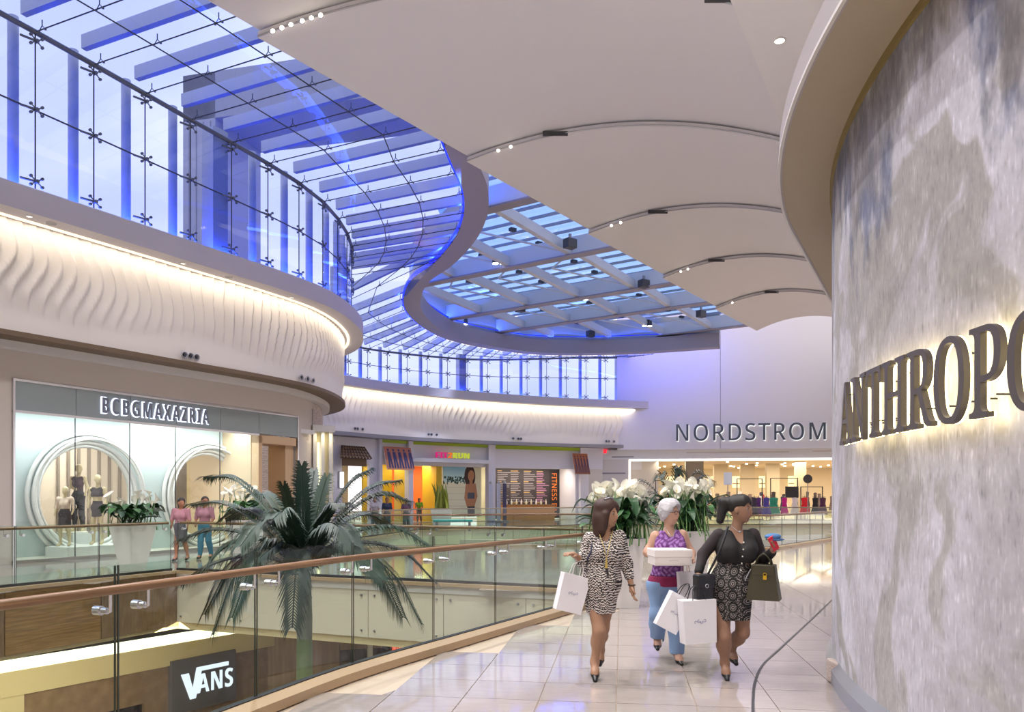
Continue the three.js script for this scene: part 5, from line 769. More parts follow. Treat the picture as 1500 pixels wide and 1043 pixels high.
// head in its own axes: origin at the centre, face towards +z; turned by yaw and tilt
function headField(c, yaw, tilt, s) {
  const q = new THREE.Quaternion().setFromEuler(new THREE.Euler(tilt, yaw, 0, 'YXZ')), inv = q.clone().invert(), l = v3(0, 0, 0);
  const el = (p, x, y, z, a, b, d) => { const dx = (p.x - x) / a, dy = (p.y - y) / b, dz = (p.z - z) / d, k = Math.sqrt(dx * dx + dy * dy + dz * dz); return (k - 1) * Math.min(a, b, d); };
  const f = (p) => { l.copy(p).sub(c).applyQuaternion(inv).divideScalar(s); let d = el(l, 0, 0.03, -0.012, 0.074, 0.088, 0.092); d = smin(d, el(l, 0, -0.045, 0.022, 0.056, 0.068, 0.066), 0.05); d = smin(d, el(l, 0, -0.092, 0.05, 0.024, 0.02, 0.024), 0.03); d = smin(d, el(l, 0, -0.022, 0.092, 0.012, 0.022, 0.02), 0.02); d = smin(d, el(l, 0, 0.006, 0.084, 0.008, 0.026, 0.012), 0.02);
    d = smin(d, el(l, 0, -0.062, 0.08, 0.024, 0.011, 0.013), 0.012); for (const e of [-1, 1]) { d = smin(d, el(l, e * 0.075, -0.01, -0.008, 0.012, 0.03, 0.018), 0.012); d = Math.max(d, -el(l, e * 0.031, 0.008, 0.092, 0.018, 0.011, 0.016)); } return d * s; };
  f.q = q; return f;
}
const skin = (c) => phys(c, 0.55, { sheen: 0.15 });
// hand: palm and five bent fingers, from wrist w along direction d; th = side of the thumb
function handCaps(w, d, th, s = 1, curl = 0.5) {
  d = d.clone().normalize(); const t = th.clone().addScaledVector(d, -th.dot(d)).normalize(), n = t.clone().cross(d).normalize(), P = (a, b, c) => w.clone().addScaledVector(d, a * s).addScaledVector(t, b * s).addScaledVector(n, c * s), out = [];
  out.push([P(-0.01, 0, 0), P(0.04, 0.006, 0), 0.024 * s, 0.027 * s], [P(0.03, -0.02, 0), P(0.075, -0.024, 0.004), 0.017 * s, 0.014 * s], [P(0.03, 0.018, 0), P(0.078, 0.026, 0.004), 0.017 * s, 0.014 * s], [P(0.03, 0, 0), P(0.08, 0, 0.004), 0.018 * s, 0.015 * s]);
  [[0.028, 0.07], [0.01, 0.078], [-0.009, 0.073], [-0.027, 0.058]].forEach(([b, L]) => { const k0 = P(0.08, b, 0.004), k1 = P(0.08 + L * 0.5, b * 1.05, 0.004 + L * 0.3 * curl), k2 = P(0.08 + L * (0.85 - 0.25 * curl), b * 1.05, 0.004 + L * 0.75 * curl); out.push([k0, k1, 0.0095 * s, 0.0085 * s], [k1, k2, 0.0085 * s, 0.007 * s]); });
  const t0 = P(0.02, 0.026, 0.006), t1 = P(0.052, 0.05, 0.016), t2 = P(0.078, 0.048, 0.03); out.push([t0, t1, 0.012 * s, 0.0105 * s], [t1, t2, 0.0105 * s, 0.008 * s]); return out;
}
function person(spec) {
  const { Z, j: J0, o } = spec, s = o.s ?? 1, J = {};
  for (const k in J0) { const [px, py, dz = 0] = J0[k]; J[k] = v3((px - CX) / FOC * Z, EYE - (py - HY) / FOC * Z, -Z + dz); }
  const P = thing('person', spec.label, 'person', v3(J.pelvis.x, 0, -Z)), org = P.position.clone();
  const loc = (g) => g.translate(-org.x, -org.y, -org.z), W = o.w ?? 1, add = (n, g, m, par = P) => mesh(n, loc(g), m, par);
  const mid = (a, b, t = 0.5) => a.clone().lerp(b, t), chest = mid(J.shL, J.shR).add(v3(0, -0.13 * s, 0)), waist = J.waist, pel = J.pelvis;
  const torso = [[mid(J.shL, J.neck, 0.12).add(v3(0, -0.045 * s, 0)), mid(J.shR, J.neck, 0.12).add(v3(0, -0.045 * s, 0)), 0.05 * s, 0.05 * s, 1.1], [chest.clone().add(v3(-0.055 * s * W, 0, 0.01)), waist, 0.098 * s * W, 0.1 * s * W, 1.15], [chest.clone().add(v3(0.055 * s * W, 0, 0.01)), waist, 0.098 * s * W, 0.1 * s * W, 1.15], [waist, pel, 0.105 * s * W, 0.125 * s * W, 1.15], [pel.clone().add(v3(-0.06 * s * W, 0, 0)), pel.clone().add(v3(0.06 * s * W, 0, 0)), 0.115 * s * W, 0.115 * s * W, 1.05]];
  if (o.bust !== 0) for (const e of [-1, 1]) torso.push([chest.clone().add(v3(e * 0.07 * s * W, -0.03 * s, 0.075 * s * W)), chest.clone().add(v3(e * 0.07 * s * W, -0.05 * s, 0.08 * s * W)), 0.062 * s * W, 0.06 * s * W]);
  const arm = (S, E, Wr, k = 1) => [[S.clone().add(v3(0, -0.02, 0)), E, 0.047 * s * k, 0.038 * s * k], [E, Wr, 0.038 * s * k, 0.025 * s]];
  const leg = (H, K, A) => [[H, K, 0.088 * s * W, 0.054 * s], [K, K.clone().lerp(A, 0.33).add(v3(0, 0, -0.018)), 0.052 * s, 0.054 * s * (0.6 + 0.4 * W)], [K.clone().lerp(A, 0.33).add(v3(0, 0, -0.018)), A, 0.053 * s * (0.6 + 0.4 * W), 0.032 * s]];
  const foot = (A, T) => [[A, mid(A, T, 0.6).add(v3(0, 0, 0)), 0.034 * s, 0.03 * s], [mid(A, T, 0.6), T, 0.03 * s, 0.022 * s]];
  const hL = pel.clone().add(v3(-0.085 * s * W, -0.03, 0)), hR = pel.clone().add(v3(0.085 * s * W, -0.03, 0));
  const armL = arm(J.shL, J.elL, J.wrL, o.arm ?? 1), armR = arm(J.shR, J.elR, J.wrR, o.arm ?? 1), legL = leg(hL, J.knL, J.anL), legR = leg(hR, J.knR, J.anR), ftL = foot(J.anL, J.toL), ftR = foot(J.anR, J.toR);
  const neck = [[J.neck.clone().add(v3(0, -0.03, 0)), J.head.clone().add(v3(0, -0.06 * s, -0.015)), 0.05 * s, 0.047 * s]];
  const all = [...torso, ...armL, ...armR, ...legL, ...legR, ...ftL, ...ftR, ...neck], hf = headField(J.head, o.yaw, o.tilt ?? 0, s);
  const hb = new THREE.Box3(J.head.clone().addScalar(-0.15 * s), J.head.clone().addScalar(0.15 * s)), nf = field(neck, 0.03);
  const handL = handCaps(J.wrL, J.haL.clone().sub(J.wrL), v3(0.25, 0.1, 1), s, o.curlL ?? 0.6), handR = handCaps(J.wrR, J.haR.clone().sub(J.wrR), v3(-0.25, 0.1, 1), s, o.curlR ?? 0.6);
  const parts = [surface(field(all, 0.05), boundsOf(all), spec.cell ?? 0.014), surface((p) => smin(hf(p), nf(p), 0.03), hb, spec.cell ? 0.012 : 0.0055)];
  if (!spec.cell) parts.push(surface(field(handL, 0.008), boundsOf(handL, 0.01), 0.004), surface(field(handR, 0.008), boundsOf(handR, 0.01), 0.004));
  const body = add('body', merge(parts), skin(o.skin));
  // face details
  if (o.face !== false) {
    const onHead = (g, x, y, z) => { g.translate(x, y, z); g.scale(s, s, s); g.applyQuaternion(hf.q); return g.translate(J.head.x, J.head.y, J.head.z); };
    const E = () => new THREE.SphereGeometry(0.0115, 12, 10);
    for (const e of [-1, 1]) { const eye = add('eye', onHead(E(), e * 0.031, 0.007, 0.0735), std('#8f8276', 0.4)); add('iris', onHead(new THREE.SphereGeometry(0.0066, 10, 8), e * 0.031, 0.007, 0.0805), std('#2c1c12', 0.3), eye); add('eyebrow', onHead(rod(v3(-0.015, 0, 0), v3(0.015, 0.002 * e, 0), 0.0032, 0.0032, 6), e * 0.032, 0.029, 0.085), std(o.brow ?? '#2c1c14', 0.8)); }
    add('lips', onHead(new THREE.SphereGeometry(1, 14, 8).scale(0.021, 0.0075, 0.008), 0, -0.062, 0.0895), std(o.lips ?? '#9a4a42', 0.5));
  }
  return { P, J, add, torso, armL, armR, legL, legR, ftL, ftR, hf, s, W, pel, waist, chest, mid, body };
}
const grow = (caps, r) => caps.map(([a, b, x, y, z]) => [a, b, x + r, y + r, z]);
const trim = ([a, b, x, y, z], t) => [a, a.clone().lerp(b, t), x, lerp(x, y, t), z];
function garment(Q, name, f, caps, m, cell = 0.013) { return Q.add(name, surface(f, boundsOf(caps, 0.035), cell), m); }
function shoe(Q, A, T, m, heel, par) {                              // court shoe or loafer round the foot, with its heel
  const d = T.clone().sub(A).setY(0).normalize(), caps = [[A.clone().lerp(T, 0.08).add(v3(0, -0.024, 0)), A.clone().lerp(T, 0.62).add(v3(0, -0.012, 0)), 0.033, 0.036], [A.clone().lerp(T, 0.62).add(v3(0, -0.012, 0)), T.clone().addScaledVector(d, 0.02).add(v3(0, -0.006, 0)), 0.036, 0.021]];
  const f = field(caps, 0.02), top = (p) => A.y - 0.008 + (T.y - A.y) * clamp(((p.x - A.x) * d.x + (p.z - A.z) * d.z) / (T.clone().sub(A).setY(0).length() + 1e-6), 0, 1) * 0.72 + 0.012;
  const s = Q.add('shoe', surface((p) => Math.max(f(p), p.y - top(p) - 0.012), boundsOf(caps), 0.007), m, par);
  if (heel) Q.add('heel', rod(A.clone().add(v3(0, -0.05, 0)).addScaledVector(d, -0.012), A.clone().add(v3(0, -heel, 0)).addScaledVector(d, -0.008), 0.019, 0.009, 10), m, s);
}
// ---- cloth prints ----
const zebraTex = dataTex(512, 512, (u, v) => { const w = fbm(u * 30, v * 8, 3.3, 3), st = Math.sin((v * 60 + w * 3.2) * Math.PI), br = noise.noise(u * 46 + Math.floor(v * 31) * 3.7, v * 31, 7.1); return st > -0.05 && br > -0.32 ? [0.82, 0.79, 0.77] : [0.13, 0.11, 0.13]; });
zebraTex.repeat.set(1.5, 1.5);
const laceTex = dataTex(512, 512, (u, v) => { const X = u * 5, Y = v * 5.6 + (Math.floor(X) % 2) * 0.5, fx = X - Math.floor(X) - 0.5, fy = (Y - Math.floor(Y) - 0.5) * 0.8, r = Math.hypot(fx, fy), a = Math.atan2(fy, fx), on = (Math.abs(r - 0.33) < 0.085 + 0.025 * Math.sin(a * 14)) || (r < 0.2 && r > 0.13) || (r < 0.07) || (r > 0.42 && noise.noise(u * 60, v * 60, 2) > -0.12) || (r < 0.27 && r > 0.24 && Math.sin(a * 12) > 0); return on ? [0.09, 0.085, 0.09] : [0.56, 0.53, 0.52]; });
laceTex.repeat.set(1.7, 1.7);
const purpleTex = dataTex(512, 512, (u, v) => { const a = Math.abs(Math.sin(u * 60 + Math.sin(v * 50) * 1.4) * Math.sin(v * 64 + Math.sin(u * 44) * 1.2)), n = noise.noise(u * 70, v * 70, 1.5); return mix3([0.36, 0.17, 0.42], [0.62, 0.45, 0.70], clamp(a * 1.3 + n * 0.6, 0, 1)); });
const denimM = std('#7f9cc4', 0.85), blackShoe = std('#1b191b', 0.3), hairM = (c) => std(c, 0.55);
// white paper carrier: base w x d, height h, hanging from its handles; origin at the top centre
function carrier(label, pos, turn, w, h, d, lean, o = {}) {
  const g = thing('shopping_bag', label, 'shopping bag', pos, turn); const t = new THREE.Group(); g.rotation.z = lean;
  const p = toCreasedNormals(new THREE.CylinderGeometry(0.5, 0.47, 1, 4, 3).rotateY(Math.PI / 4).scale(w * Math.SQRT2, h, d * Math.SQRT2).translate(0, -h / 2 - 0.12, 0), 0.4);
  mesh('paper', p, phys('#eceaf0', 0.6, { transmission: 0.1, thickness: 0 }), g);
  for (const z of [-1, 1]) mesh('handle', tube([v3(-w * 0.2, -0.14, z * d * 0.45), v3(-w * 0.14, -0.03, z * d * 0.2), v3(0, 0.005, 0), v3(w * 0.14, -0.03, z * d * 0.2), v3(w * 0.2, -0.14, z * d * 0.45)], 0.004, 24, 5), std(o.handle ?? '#d9d4d0', 0.7), g);
  mesh('print', Array.from({ length: 4 }, (_, k) => new THREE.TorusGeometry(w * 0.035, w * 0.009, 4, 14, 4.6).rotateZ(k * 1.3).translate(-w * 0.14 + k * w * 0.09, -h * 0.5 - 0.12 + (k % 2) * w * 0.03, d * 0.49)), std('#8f8cb0', 0.7), g);
  return g;
}
{ // woman in the printed dress
  const Z = 7.03, Q = person({ label: 'woman in black and white print dress carrying a white paper bag', Z, j: { head: [889, 753, 0.02], neck: [885, 775], shL: [864, 786], shR: [907, 783], elL: [853, 822, 0.02], wrL: [841, 812, 0.14], haL: [834, 809, 0.18], elR: [918, 826, -0.02], wrR: [924, 858, 0.05], haR: [925, 876, 0.08], waist: [884, 823], pelvis: [880, 852], knL: [876, 922, 0.1], anL: [870, 968, 0.06], toL: [869, 989, 0.17], knR: [883, 921, -0.02], anR: [884, 960, -0.24], toR: [881, 976, -0.12] }, o: { skin: '#a07a62', yaw: 0.95, tilt: 0.05, s: 0.97, w: 0.98, lips: '#8f4a3c' } });
  const { J } = Q, sl = [...grow([Q.armR[0]], 0.014), ...grow([trim(Q.armR[1], 0.55)], 0.014), ...grow([Q.armL[0]], 0.014), ...grow([trim(Q.armL[1], 0.3)], 0.014)], hem = EYE - (897 - HY) / FOC * Z;
  const sk = [[Q.pel.clone(), v3(Q.pel.x - 0.005, hem - 0.05, Q.pel.z + 0.02), 0.17, 0.122, 1.12], [Q.waist, Q.pel, 0.125, 0.165, 1.12]], caps = [...grow(Q.torso, 0.014), ...sl, ...sk], f = field(caps, 0.045);
  const vn = [[J.neck.clone().add(v3(0.0, 0.03, 0.03)), J.neck.clone().add(v3(0.012, -0.12, 0.125)), 0.075, 0.035]], vf = field(vn);
  garment(Q, 'dress', (p) => Math.max(f(p), hem - p.y, -vf(p), p.y - J.neck.y - 0.015), caps, std('#ffffff', 0.8, { map: zebraTex }), 0.011);
  const bl = [[Q.waist.clone().add(v3(-0.09, 0, 0)), Q.waist.clone().add(v3(0.09, 0, 0)), 0.075, 0.075, 1.05]];
  Q.add('waist_tie', tube([Q.waist.clone().add(v3(0, -0.02, 0.128)), Q.waist.clone().add(v3(0.02, -0.09, 0.135)), Q.waist.clone().add(v3(0.015, -0.16, 0.14))], 0.012, 16, 6), std('#2a2628', 0.7));
  Q.add('pendant', merge([tube([J.neck.clone().add(v3(-0.06, -0.01, 0.05)), J.neck.clone().add(v3(-0.015, -0.17, 0.155)), J.neck.clone().add(v3(0.0, -0.25, 0.16)), J.neck.clone().add(v3(0.02, -0.17, 0.155)), J.neck.clone().add(v3(0.07, -0.01, 0.05))], 0.0025, 32, 5), rod(J.neck.clone().add(v3(0, -0.25, 0.165)), J.neck.clone().add(v3(0, -0.335, 0.165)), 0.006, 0.013, 8)]), std('#d8c06a', 0.35, { metalness: 0.8 }));
  Q.add('bracelet', new THREE.TorusGeometry(0.029, 0.006, 8, 20).rotateX(Math.PI / 2).translate(J.wrR.x, J.wrR.y + 0.012, J.wrR.z), std('#3a2a1e', 0.4));
  const h = J.head, hc = [[h.clone().add(v3(-0.03, 0.055, -0.02)), h.clone().add(v3(-0.055, -0.06, -0.015)), 0.092, 0.078], [h.clone().add(v3(-0.055, -0.04, -0.0)), h.clone().add(v3(-0.07, -0.165, 0.0)), 0.075, 0.058], [h.clone().add(v3(0.0, -0.02, -0.075)), h.clone().add(v3(-0.01, -0.16, -0.075)), 0.07, 0.055], [h.clone().add(v3(0.0, 0.06, 0.0)), h.clone().add(v3(0.03, 0.05, -0.02)), 0.085, 0.082], [h.clone().add(v3(-0.02, 0.0, 0.075)), h.clone().add(v3(-0.045, -0.13, 0.065)), 0.03, 0.032], [h.clone().add(v3(0.05, 0.0, -0.06)), h.clone().add(v3(0.045, -0.13, -0.05)), 0.035, 0.03]], fh = field(hc, 0.03);
  const fc = [[h.clone().add(v3(0.1, 0.0, 0.055)), h.clone().add(v3(0.08, -0.1, 0.05)), 0.075, 0.07]], ff = field(fc);
  garment(Q, 'hair', (p) => Math.max(fh(p), -ff(p)), hc, hairM('#3d2620'), 0.008);
  Q.add('sunglasses', tube([h.clone().add(v3(-0.03, 0.13, 0.055)), h.clone().add(v3(0.02, 0.145, 0.03)), h.clone().add(v3(0.055, 0.14, -0.02))], 0.008, 16, 6), M.satin);
  shoe(Q, J.anL, J.toL, blackShoe, 0.12); shoe(Q, J.anR, J.toR, blackShoe, 0.1);
  Q.add('shoulder_strap', tube([J.shL.clone().add(v3(0.02, 0.03, 0)), J.shL.clone().add(v3(-0.0, -0.12, 0.11)), J.elL.clone().add(v3(0.03, 0.02, 0.1))], 0.009, 20, 6), std('#2b2d44', 0.6));
  carrier('white paper bag hanging from the forearm of the print dress wearer', J.elL.clone().add(v3(-0.035, 0.0, 0.06)), 0.25, 0.25, 0.33, 0.11, -0.26);
}
{ // older woman with the box
  const Z = 7.72, Q = person({ label: 'grey-haired woman in purple sleeveless top and jeans holding a box', Z, j: { head: [980, 751, 0.02], neck: [980, 772], shL: [960, 782], shR: [1000, 780], elL: [948, 809, 0.02], wrL: [954, 818, 0.2], haL: [962, 816, 0.27], elR: [1012, 811, 0.02], wrR: [1007, 818, 0.2], haR: [999, 816, 0.27], waist: [979, 825], pelvis: [977, 855], knL: [963, 900, 0.05], anL: [969, 940, -0.22], toL: [966, 952, -0.1], knR: [988, 900, 0.12], anR: [990, 955, 0.05], toR: [992, 966, 0.18] }, o: { skin: '#b9917c', yaw: 0.8, tilt: 0.03, s: 0.96, w: 1.02, brow: '#8a8488', lips: '#a8584e', curlL: 0.9, curlR: 0.9 } });
  const { J } = Q, hem = EYE - (858 - HY) / FOC * Z, band = EYE - (843 - HY) / FOC * Z;
  const caps = [...grow(Q.torso, 0.018), [Q.waist, v3(Q.pel.x, hem, Q.pel.z), 0.14, 0.155, 1.1]], f = field(caps, 0.05), vn = field([[J.neck.clone().add(v3(0, 0.03, 0.03)), J.neck.clone().add(v3(0.01, -0.11, 0.13)), 0.072, 0.04]]), aL = field(grow([Q.armL[0]], 0.012)), aR = field(grow([Q.armR[0]], 0.012));
  garment(Q, 'top', (p) => Math.max(f(p), band - p.y, -vn(p), p.y - J.neck.y - 0.01, -aL(p), -aR(p)), caps, std('#ffffff', 0.85, { map: purpleTex }), 0.011);
  garment(Q, 'hem_band', (p) => Math.max(f(p) - 0.002, p.y - band, hem - p.y), caps, std('#8a2350', 0.85), 0.011);
  const jn = [...grow(Q.legL, 0.02), ...grow(Q.legR, 0.02), ...grow(Q.torso.slice(3), 0.02), [J.knL, J.anL, 0.066, 0.062], [J.knR, J.anR, 0.066, 0.062]], jf = field(jn, 0.06);
  garment(Q, 'jeans', (p) => Math.max(jf(p), p.y - hem - 0.05, (p.x > Q.pel.x ? J.anR.y - 0.005 : J.anL.y) - p.y), jn, denimM, 0.012);
  const h = J.head, hc = [[h.clone().add(v3(-0.012, 0.05, -0.025)), h.clone().add(v3(0.02, 0.055, -0.005)), 0.095, 0.09], [h.clone().add(v3(-0.05, 0.0, -0.03)), h.clone().add(v3(-0.045, -0.05, -0.03)), 0.06, 0.042], [h.clone().add(v3(-0.03, 0.02, 0.04)), h.clone().add(v3(-0.05, -0.03, 0.035)), 0.05, 0.03]], fh = field(hc, 0.03), ff = field([[h.clone().add(v3(0.09, 0.012, 0.075)), h.clone().add(v3(0.07, -0.1, 0.06)), 0.07, 0.08]]);
  garment(Q, 'hair', (p) => Math.max(fh(p) + 0.006 * noise.noise(p.x * 60, p.y * 60, p.z * 60), -ff(p)), hc, hairM('#b9b7bd'), 0.008);
  const gl = (x, y, z) => v3(x, y, z).applyQuaternion(Q.hf.q).multiplyScalar(0.96).add(h);
  const fr = Q.add('glasses', merge([tube([gl(-0.075, 0.01, 0.0), gl(-0.062, 0.01, 0.09), gl(-0.03, 0.022, 0.103), gl(0, 0.014, 0.106), gl(0.03, 0.022, 0.103), gl(0.062, 0.01, 0.09), gl(0.075, 0.01, 0.0)], 0.003, 40, 5)]), std('#4a3034', 0.4)); for (const e of [-1, 1]) Q.add('lens', new THREE.TorusGeometry(0.02, 0.0025, 6, 18).applyQuaternion(Q.hf.q).translate(gl(e * 0.033, 0.005, 0.1).x, gl(e * 0.033, 0.005, 0.1).y, gl(e * 0.033, 0.005, 0.1).z), std('#4a3034', 0.4), fr);
  Q.add('necklace', tube([J.neck.clone().add(v3(-0.05, 0.0, 0.04)), J.neck.clone().add(v3(0.008, -0.09, 0.12)), J.neck.clone().add(v3(0.06, 0.0, 0.04))], 0.003, 24, 5), M.satin);
  shoe(Q, J.anL, J.toL, blackShoe, 0.05); shoe(Q, J.anR, J.toR, blackShoe, 0.05);
  const b = thing('white_box', 'flat white cardboard box held level in both hands', 'box', v3((980 - CX) / FOC * (Z - 0.32), EYE - (827 - HY) / FOC * (Z - 0.32), -Z + 0.34), 0.06), tx = canvasTex(256, 64, (c) => { c.fillStyle = '#e6dedc'; c.fillRect(0, 0, 256, 64); c.fillStyle = '#b9aeb0'; c.font = 'bold 20px serif'; for (let k = 0; k < 6; k++) c.fillRect(92 + k * 12, 30, 8, 5); });
  mesh('tray', rbox(0.345, 0.085, 0.3, 0.006, 0, 0.045, 0), std('#e3dbd9', 0.6), b); mesh('lid', rbox(0.355, 0.07, 0.31, 0.006, 0, 0.115, 0), std('#ece5e3', 0.6), b); mesh('print', new THREE.PlaneGeometry(0.3, 0.07).translate(0, 0.05, 0.152), std('#ffffff', 0.6, { map: tx }), b);
}
{ // woman in black blouse and lace skirt
  const Z = 7.05, Q = person({ label: 'dark-haired woman in black blouse and patterned lace skirt', Z, j: { head: [1083, 746, 0.02], neck: [1078, 770], shL: [1053, 781], shR: [1103, 780], elL: [1031, 812, -0.02], wrL: [1020, 838, 0.08], haL: [1014, 852, 0.12], elR: [1117, 822, 0.0], wrR: [1121, 806, 0.2], haR: [1121, 795, 0.24], waist: [1076, 826], pelvis: [1070, 858], knL: [1056, 930, 0.1], anL: [1060, 970, 0.04], toL: [1058, 988, 0.15], knR: [1087, 926, 0.02], anR: [1080, 958, -0.22], toR: [1082, 974, -0.1] }, o: { skin: '#936f5a', yaw: 1.0, tilt: 0.02, s: 1.0, w: 1.16, arm: 1.0, brow: '#17110e', lips: '#8a3c38', curlL: 1.0, curlR: 1.0 } });
  const { J } = Q, hem = EYE - (906 - HY) / FOC * Z, wl = EYE - (824 - HY) / FOC * Z;
  const bc = grow(Q.torso, 0.014), bf = field(bc, 0.05), vn = field([[J.neck.clone().add(v3(0.005, 0.03, 0.03)), J.neck.clone().add(v3(0.014, -0.17, 0.165)), 0.075, 0.035]]), bm = std('#141215', 0.75);
  garment(Q, 'blouse', (p) => Math.max(bf(p), wl - p.y, -vn(p), p.y - J.neck.y - 0.01), bc, bm, 0.012);
  for (const a of [Q.armL, Q.armR]) { const sc = [...grow([a[0]], 0.015), ...grow([trim(a[1], 0.78)], 0.012)]; garment(Q, 'sleeve', field(sc, 0.02), sc, std('#2b2326', 0.8), 0.011); const cf = [[a[1][0].clone().lerp(a[1][1], 0.68), a[1][0].clone().lerp(a[1][1], 0.92), 0.042, 0.04]]; garment(Q, 'cuff', field(cf), cf, bm, 0.01); }
  for (let k = 0; k < 5; k++) Q.add('button', new THREE.SphereGeometry(0.007, 8, 6).translate(J.neck.x + 0.015 - k * 0.003, J.neck.y - 0.14 - k * 0.062, J.neck.z + 0.185 - (k > 1 ? (k - 1) * 0.014 : 0)), std('#e6e2dc', 0.3));
  Q.add('pendant', merge([tube([J.neck.clone().add(v3(-0.055, 0.0, 0.045)), J.neck.clone().add(v3(0.005, -0.05, 0.1)), J.neck.clone().add(v3(0.06, 0.0, 0.045))], 0.002, 24, 5), new THREE.SphereGeometry(0.011, 10, 8).translate(J.neck.x + 0.005, J.neck.y - 0.052, J.neck.z + 0.102)]), M.satin);
  const sk = [[Q.waist.clone().add(v3(0, -0.0, 0)), Q.pel, 0.145, 0.195, 1.15], [Q.pel, v3(Q.pel.x, hem - 0.05, Q.pel.z + 0.02), 0.195, 0.165, 1.15]], sf = field(sk, 0.04);
  garment(Q, 'skirt', (p) => Math.max(sf(p), hem - p.y, p.y - wl - 0.01), sk, std('#ffffff', 0.85, { map: laceTex }), 0.011);
  const h = J.head, hc = [[h.clone().add(v3(-0.025, 0.045, -0.02)), h.clone().add(v3(0.02, 0.055, 0.0)), 0.09, 0.083], [h.clone().add(v3(-0.07, 0.05, -0.05)), h.clone().add(v3(-0.125, 0.06, -0.06)), 0.05, 0.045], [h.clone().add(v3(-0.125, 0.06, -0.06)), h.clone().add(v3(-0.165, -0.1, -0.05)), 0.05, 0.035]], fh = field(hc, 0.025), ff = field([[h.clone().add(v3(0.09, -0.01, 0.075)), h.clone().add(v3(0.07, -0.1, 0.06)), 0.078, 0.08]]);
  garment(Q, 'hair', (p) => Math.max(fh(p), -ff(p)), hc, hairM('#15110f'), 0.008);
  shoe(Q, J.anL, J.toL, blackShoe, 0.11); shoe(Q, J.anR, J.toR, blackShoe, 0.1);
  // what she carries
  const sb = thing('shoulder_bag', 'black leather shoulder bag on a long strap beside the lace skirt', 'handbag', v3((1030 - CX) / FOC * 6.95, EYE - (890 - HY) / FOC * 6.95, -6.93), 0.25), lea = std('#1d1e24', 0.4);
  mesh('body', rbox(0.17, 0.29, 0.1, 0.025, 0, 0.15, 0), lea, sb); mesh('flap', rbox(0.175, 0.12, 0.11, 0.02, 0, 0.24, 0.004), lea, sb); const o = sb.position; mesh('strap', tube([v3(0.03, 0.28, 0), v3(0.13, 0.52, 0.06), v3(0.21, 0.72, 0.02)], 0.011, 24, 6).rotateY(-0.25), lea, sb); mesh('clasp', new THREE.TorusGeometry(0.015, 0.004, 6, 14).translate(0, 0.2, 0.062), M.satin, sb);
  const Zt = 6.92, tp = v3((1119 - CX) / FOC * Zt, EYE - (878 - HY) / FOC * Zt, -Zt), tb = thing('tote_bag', 'olive and navy leather tote with gold lock hanging from the forearm', 'handbag', tp, -0.45), ol = std('#3a3624', 0.5), nv = std('#20242e', 0.5);
  const trap = (w0, w1, h, d0, d1) => toCreasedNormals(new THREE.CylinderGeometry(0.5, 0.5 * w0 / w1, h, 4, 1).rotateY(Math.PI / 4).scale(w1 * Math.SQRT2, 1, d0 * Math.SQRT2).translate(0, h / 2, 0), 0.4);
  mesh('body', trap(0.28, 0.2, 0.29, 0.13), ol, tb); mesh('side_panel', rbox(0.012, 0.26, 0.12, 0.004).rotateZ(-0.13).translate(-0.125, 0.135, 0), nv, tb); mesh('flap', rbox(0.2, 0.1, 0.15, 0.01, 0, 0.26, 0), ol, tb); mesh('lock', [box(0.03, 0.035, 0.012, 0.02, 0.2, 0.085), new THREE.TorusGeometry(0.014, 0.004, 6, 14).translate(0.02, 0.225, 0.086)], std('#d8b23a', 0.3, { metalness: 0.9 }), tb);
  for (const z of [-0.04, 0.04]) mesh('handle', tube([v3(-0.07, 0.28, z), v3(-0.05, 0.36, z), v3(0, 0.4, z * 0.7), v3(0.05, 0.36, z), v3(0.07, 0.28, z)], 0.008, 24, 6), ol, tb); mesh('chain', tube([v3(-0.1, 0.27, 0.08), v3(-0.15, 0.16, 0.09), v3(-0.17, 0.05, 0.08)], 0.006, 20, 6), M.satin, tb);
  const ph = thing('phone', 'phone in a red case held up in one hand', 'phone', J.haR.clone().add(v3(-0.012, 0.01, 0.02)), 0.4); ph.rotation.z = 0.5; mesh('case', rbox(0.07, 0.135, 0.014, 0.006), std('#d8213a', 0.4), ph); mesh('screen', box(0.06, 0.12, 0.002, 0, 0, -0.008), M.black, ph);
  const cp = thing('folded_cap', 'blue cloth held together with the phone', 'cloth', J.haR.clone().add(v3(-0.035, 0.055, -0.01)), 0.2); mesh('fold', new THREE.SphereGeometry(1, 20, 12).scale(0.075, 0.03, 0.05).translate(0.03, 0.01, 0), std('#4f7fb4', 0.8), cp); mesh('edge', new THREE.SphereGeometry(1, 16, 8).scale(0.085, 0.012, 0.06).translate(0.05, -0.015, 0), std('#3d6a9c', 0.8), cp);
  carrier('tall white paper bag with tan stripe carried low by the woman in black', J.haL.clone().add(v3(0.0, -0.02, 0.03)), 0.2, 0.31, 0.38, 0.13, 0.04, { handle: '#2a2a2e' });
  carrier('white paper bag swinging outward beside the tall one', J.haL.clone().add(v3(-0.045, -0.02, -0.09)), 0.1, 0.22, 0.33, 0.1, -0.5, { handle: '#2a2a2e' });
  carrier('small white bag with cord handles hanging under the box', v3((1003 - CX) / FOC * 7.5, EYE - (819 - HY) / FOC * 7.5, -7.5), 0.1, 0.15, 0.25, 0.09, 0.05, { handle: '#b99a7a' });
}
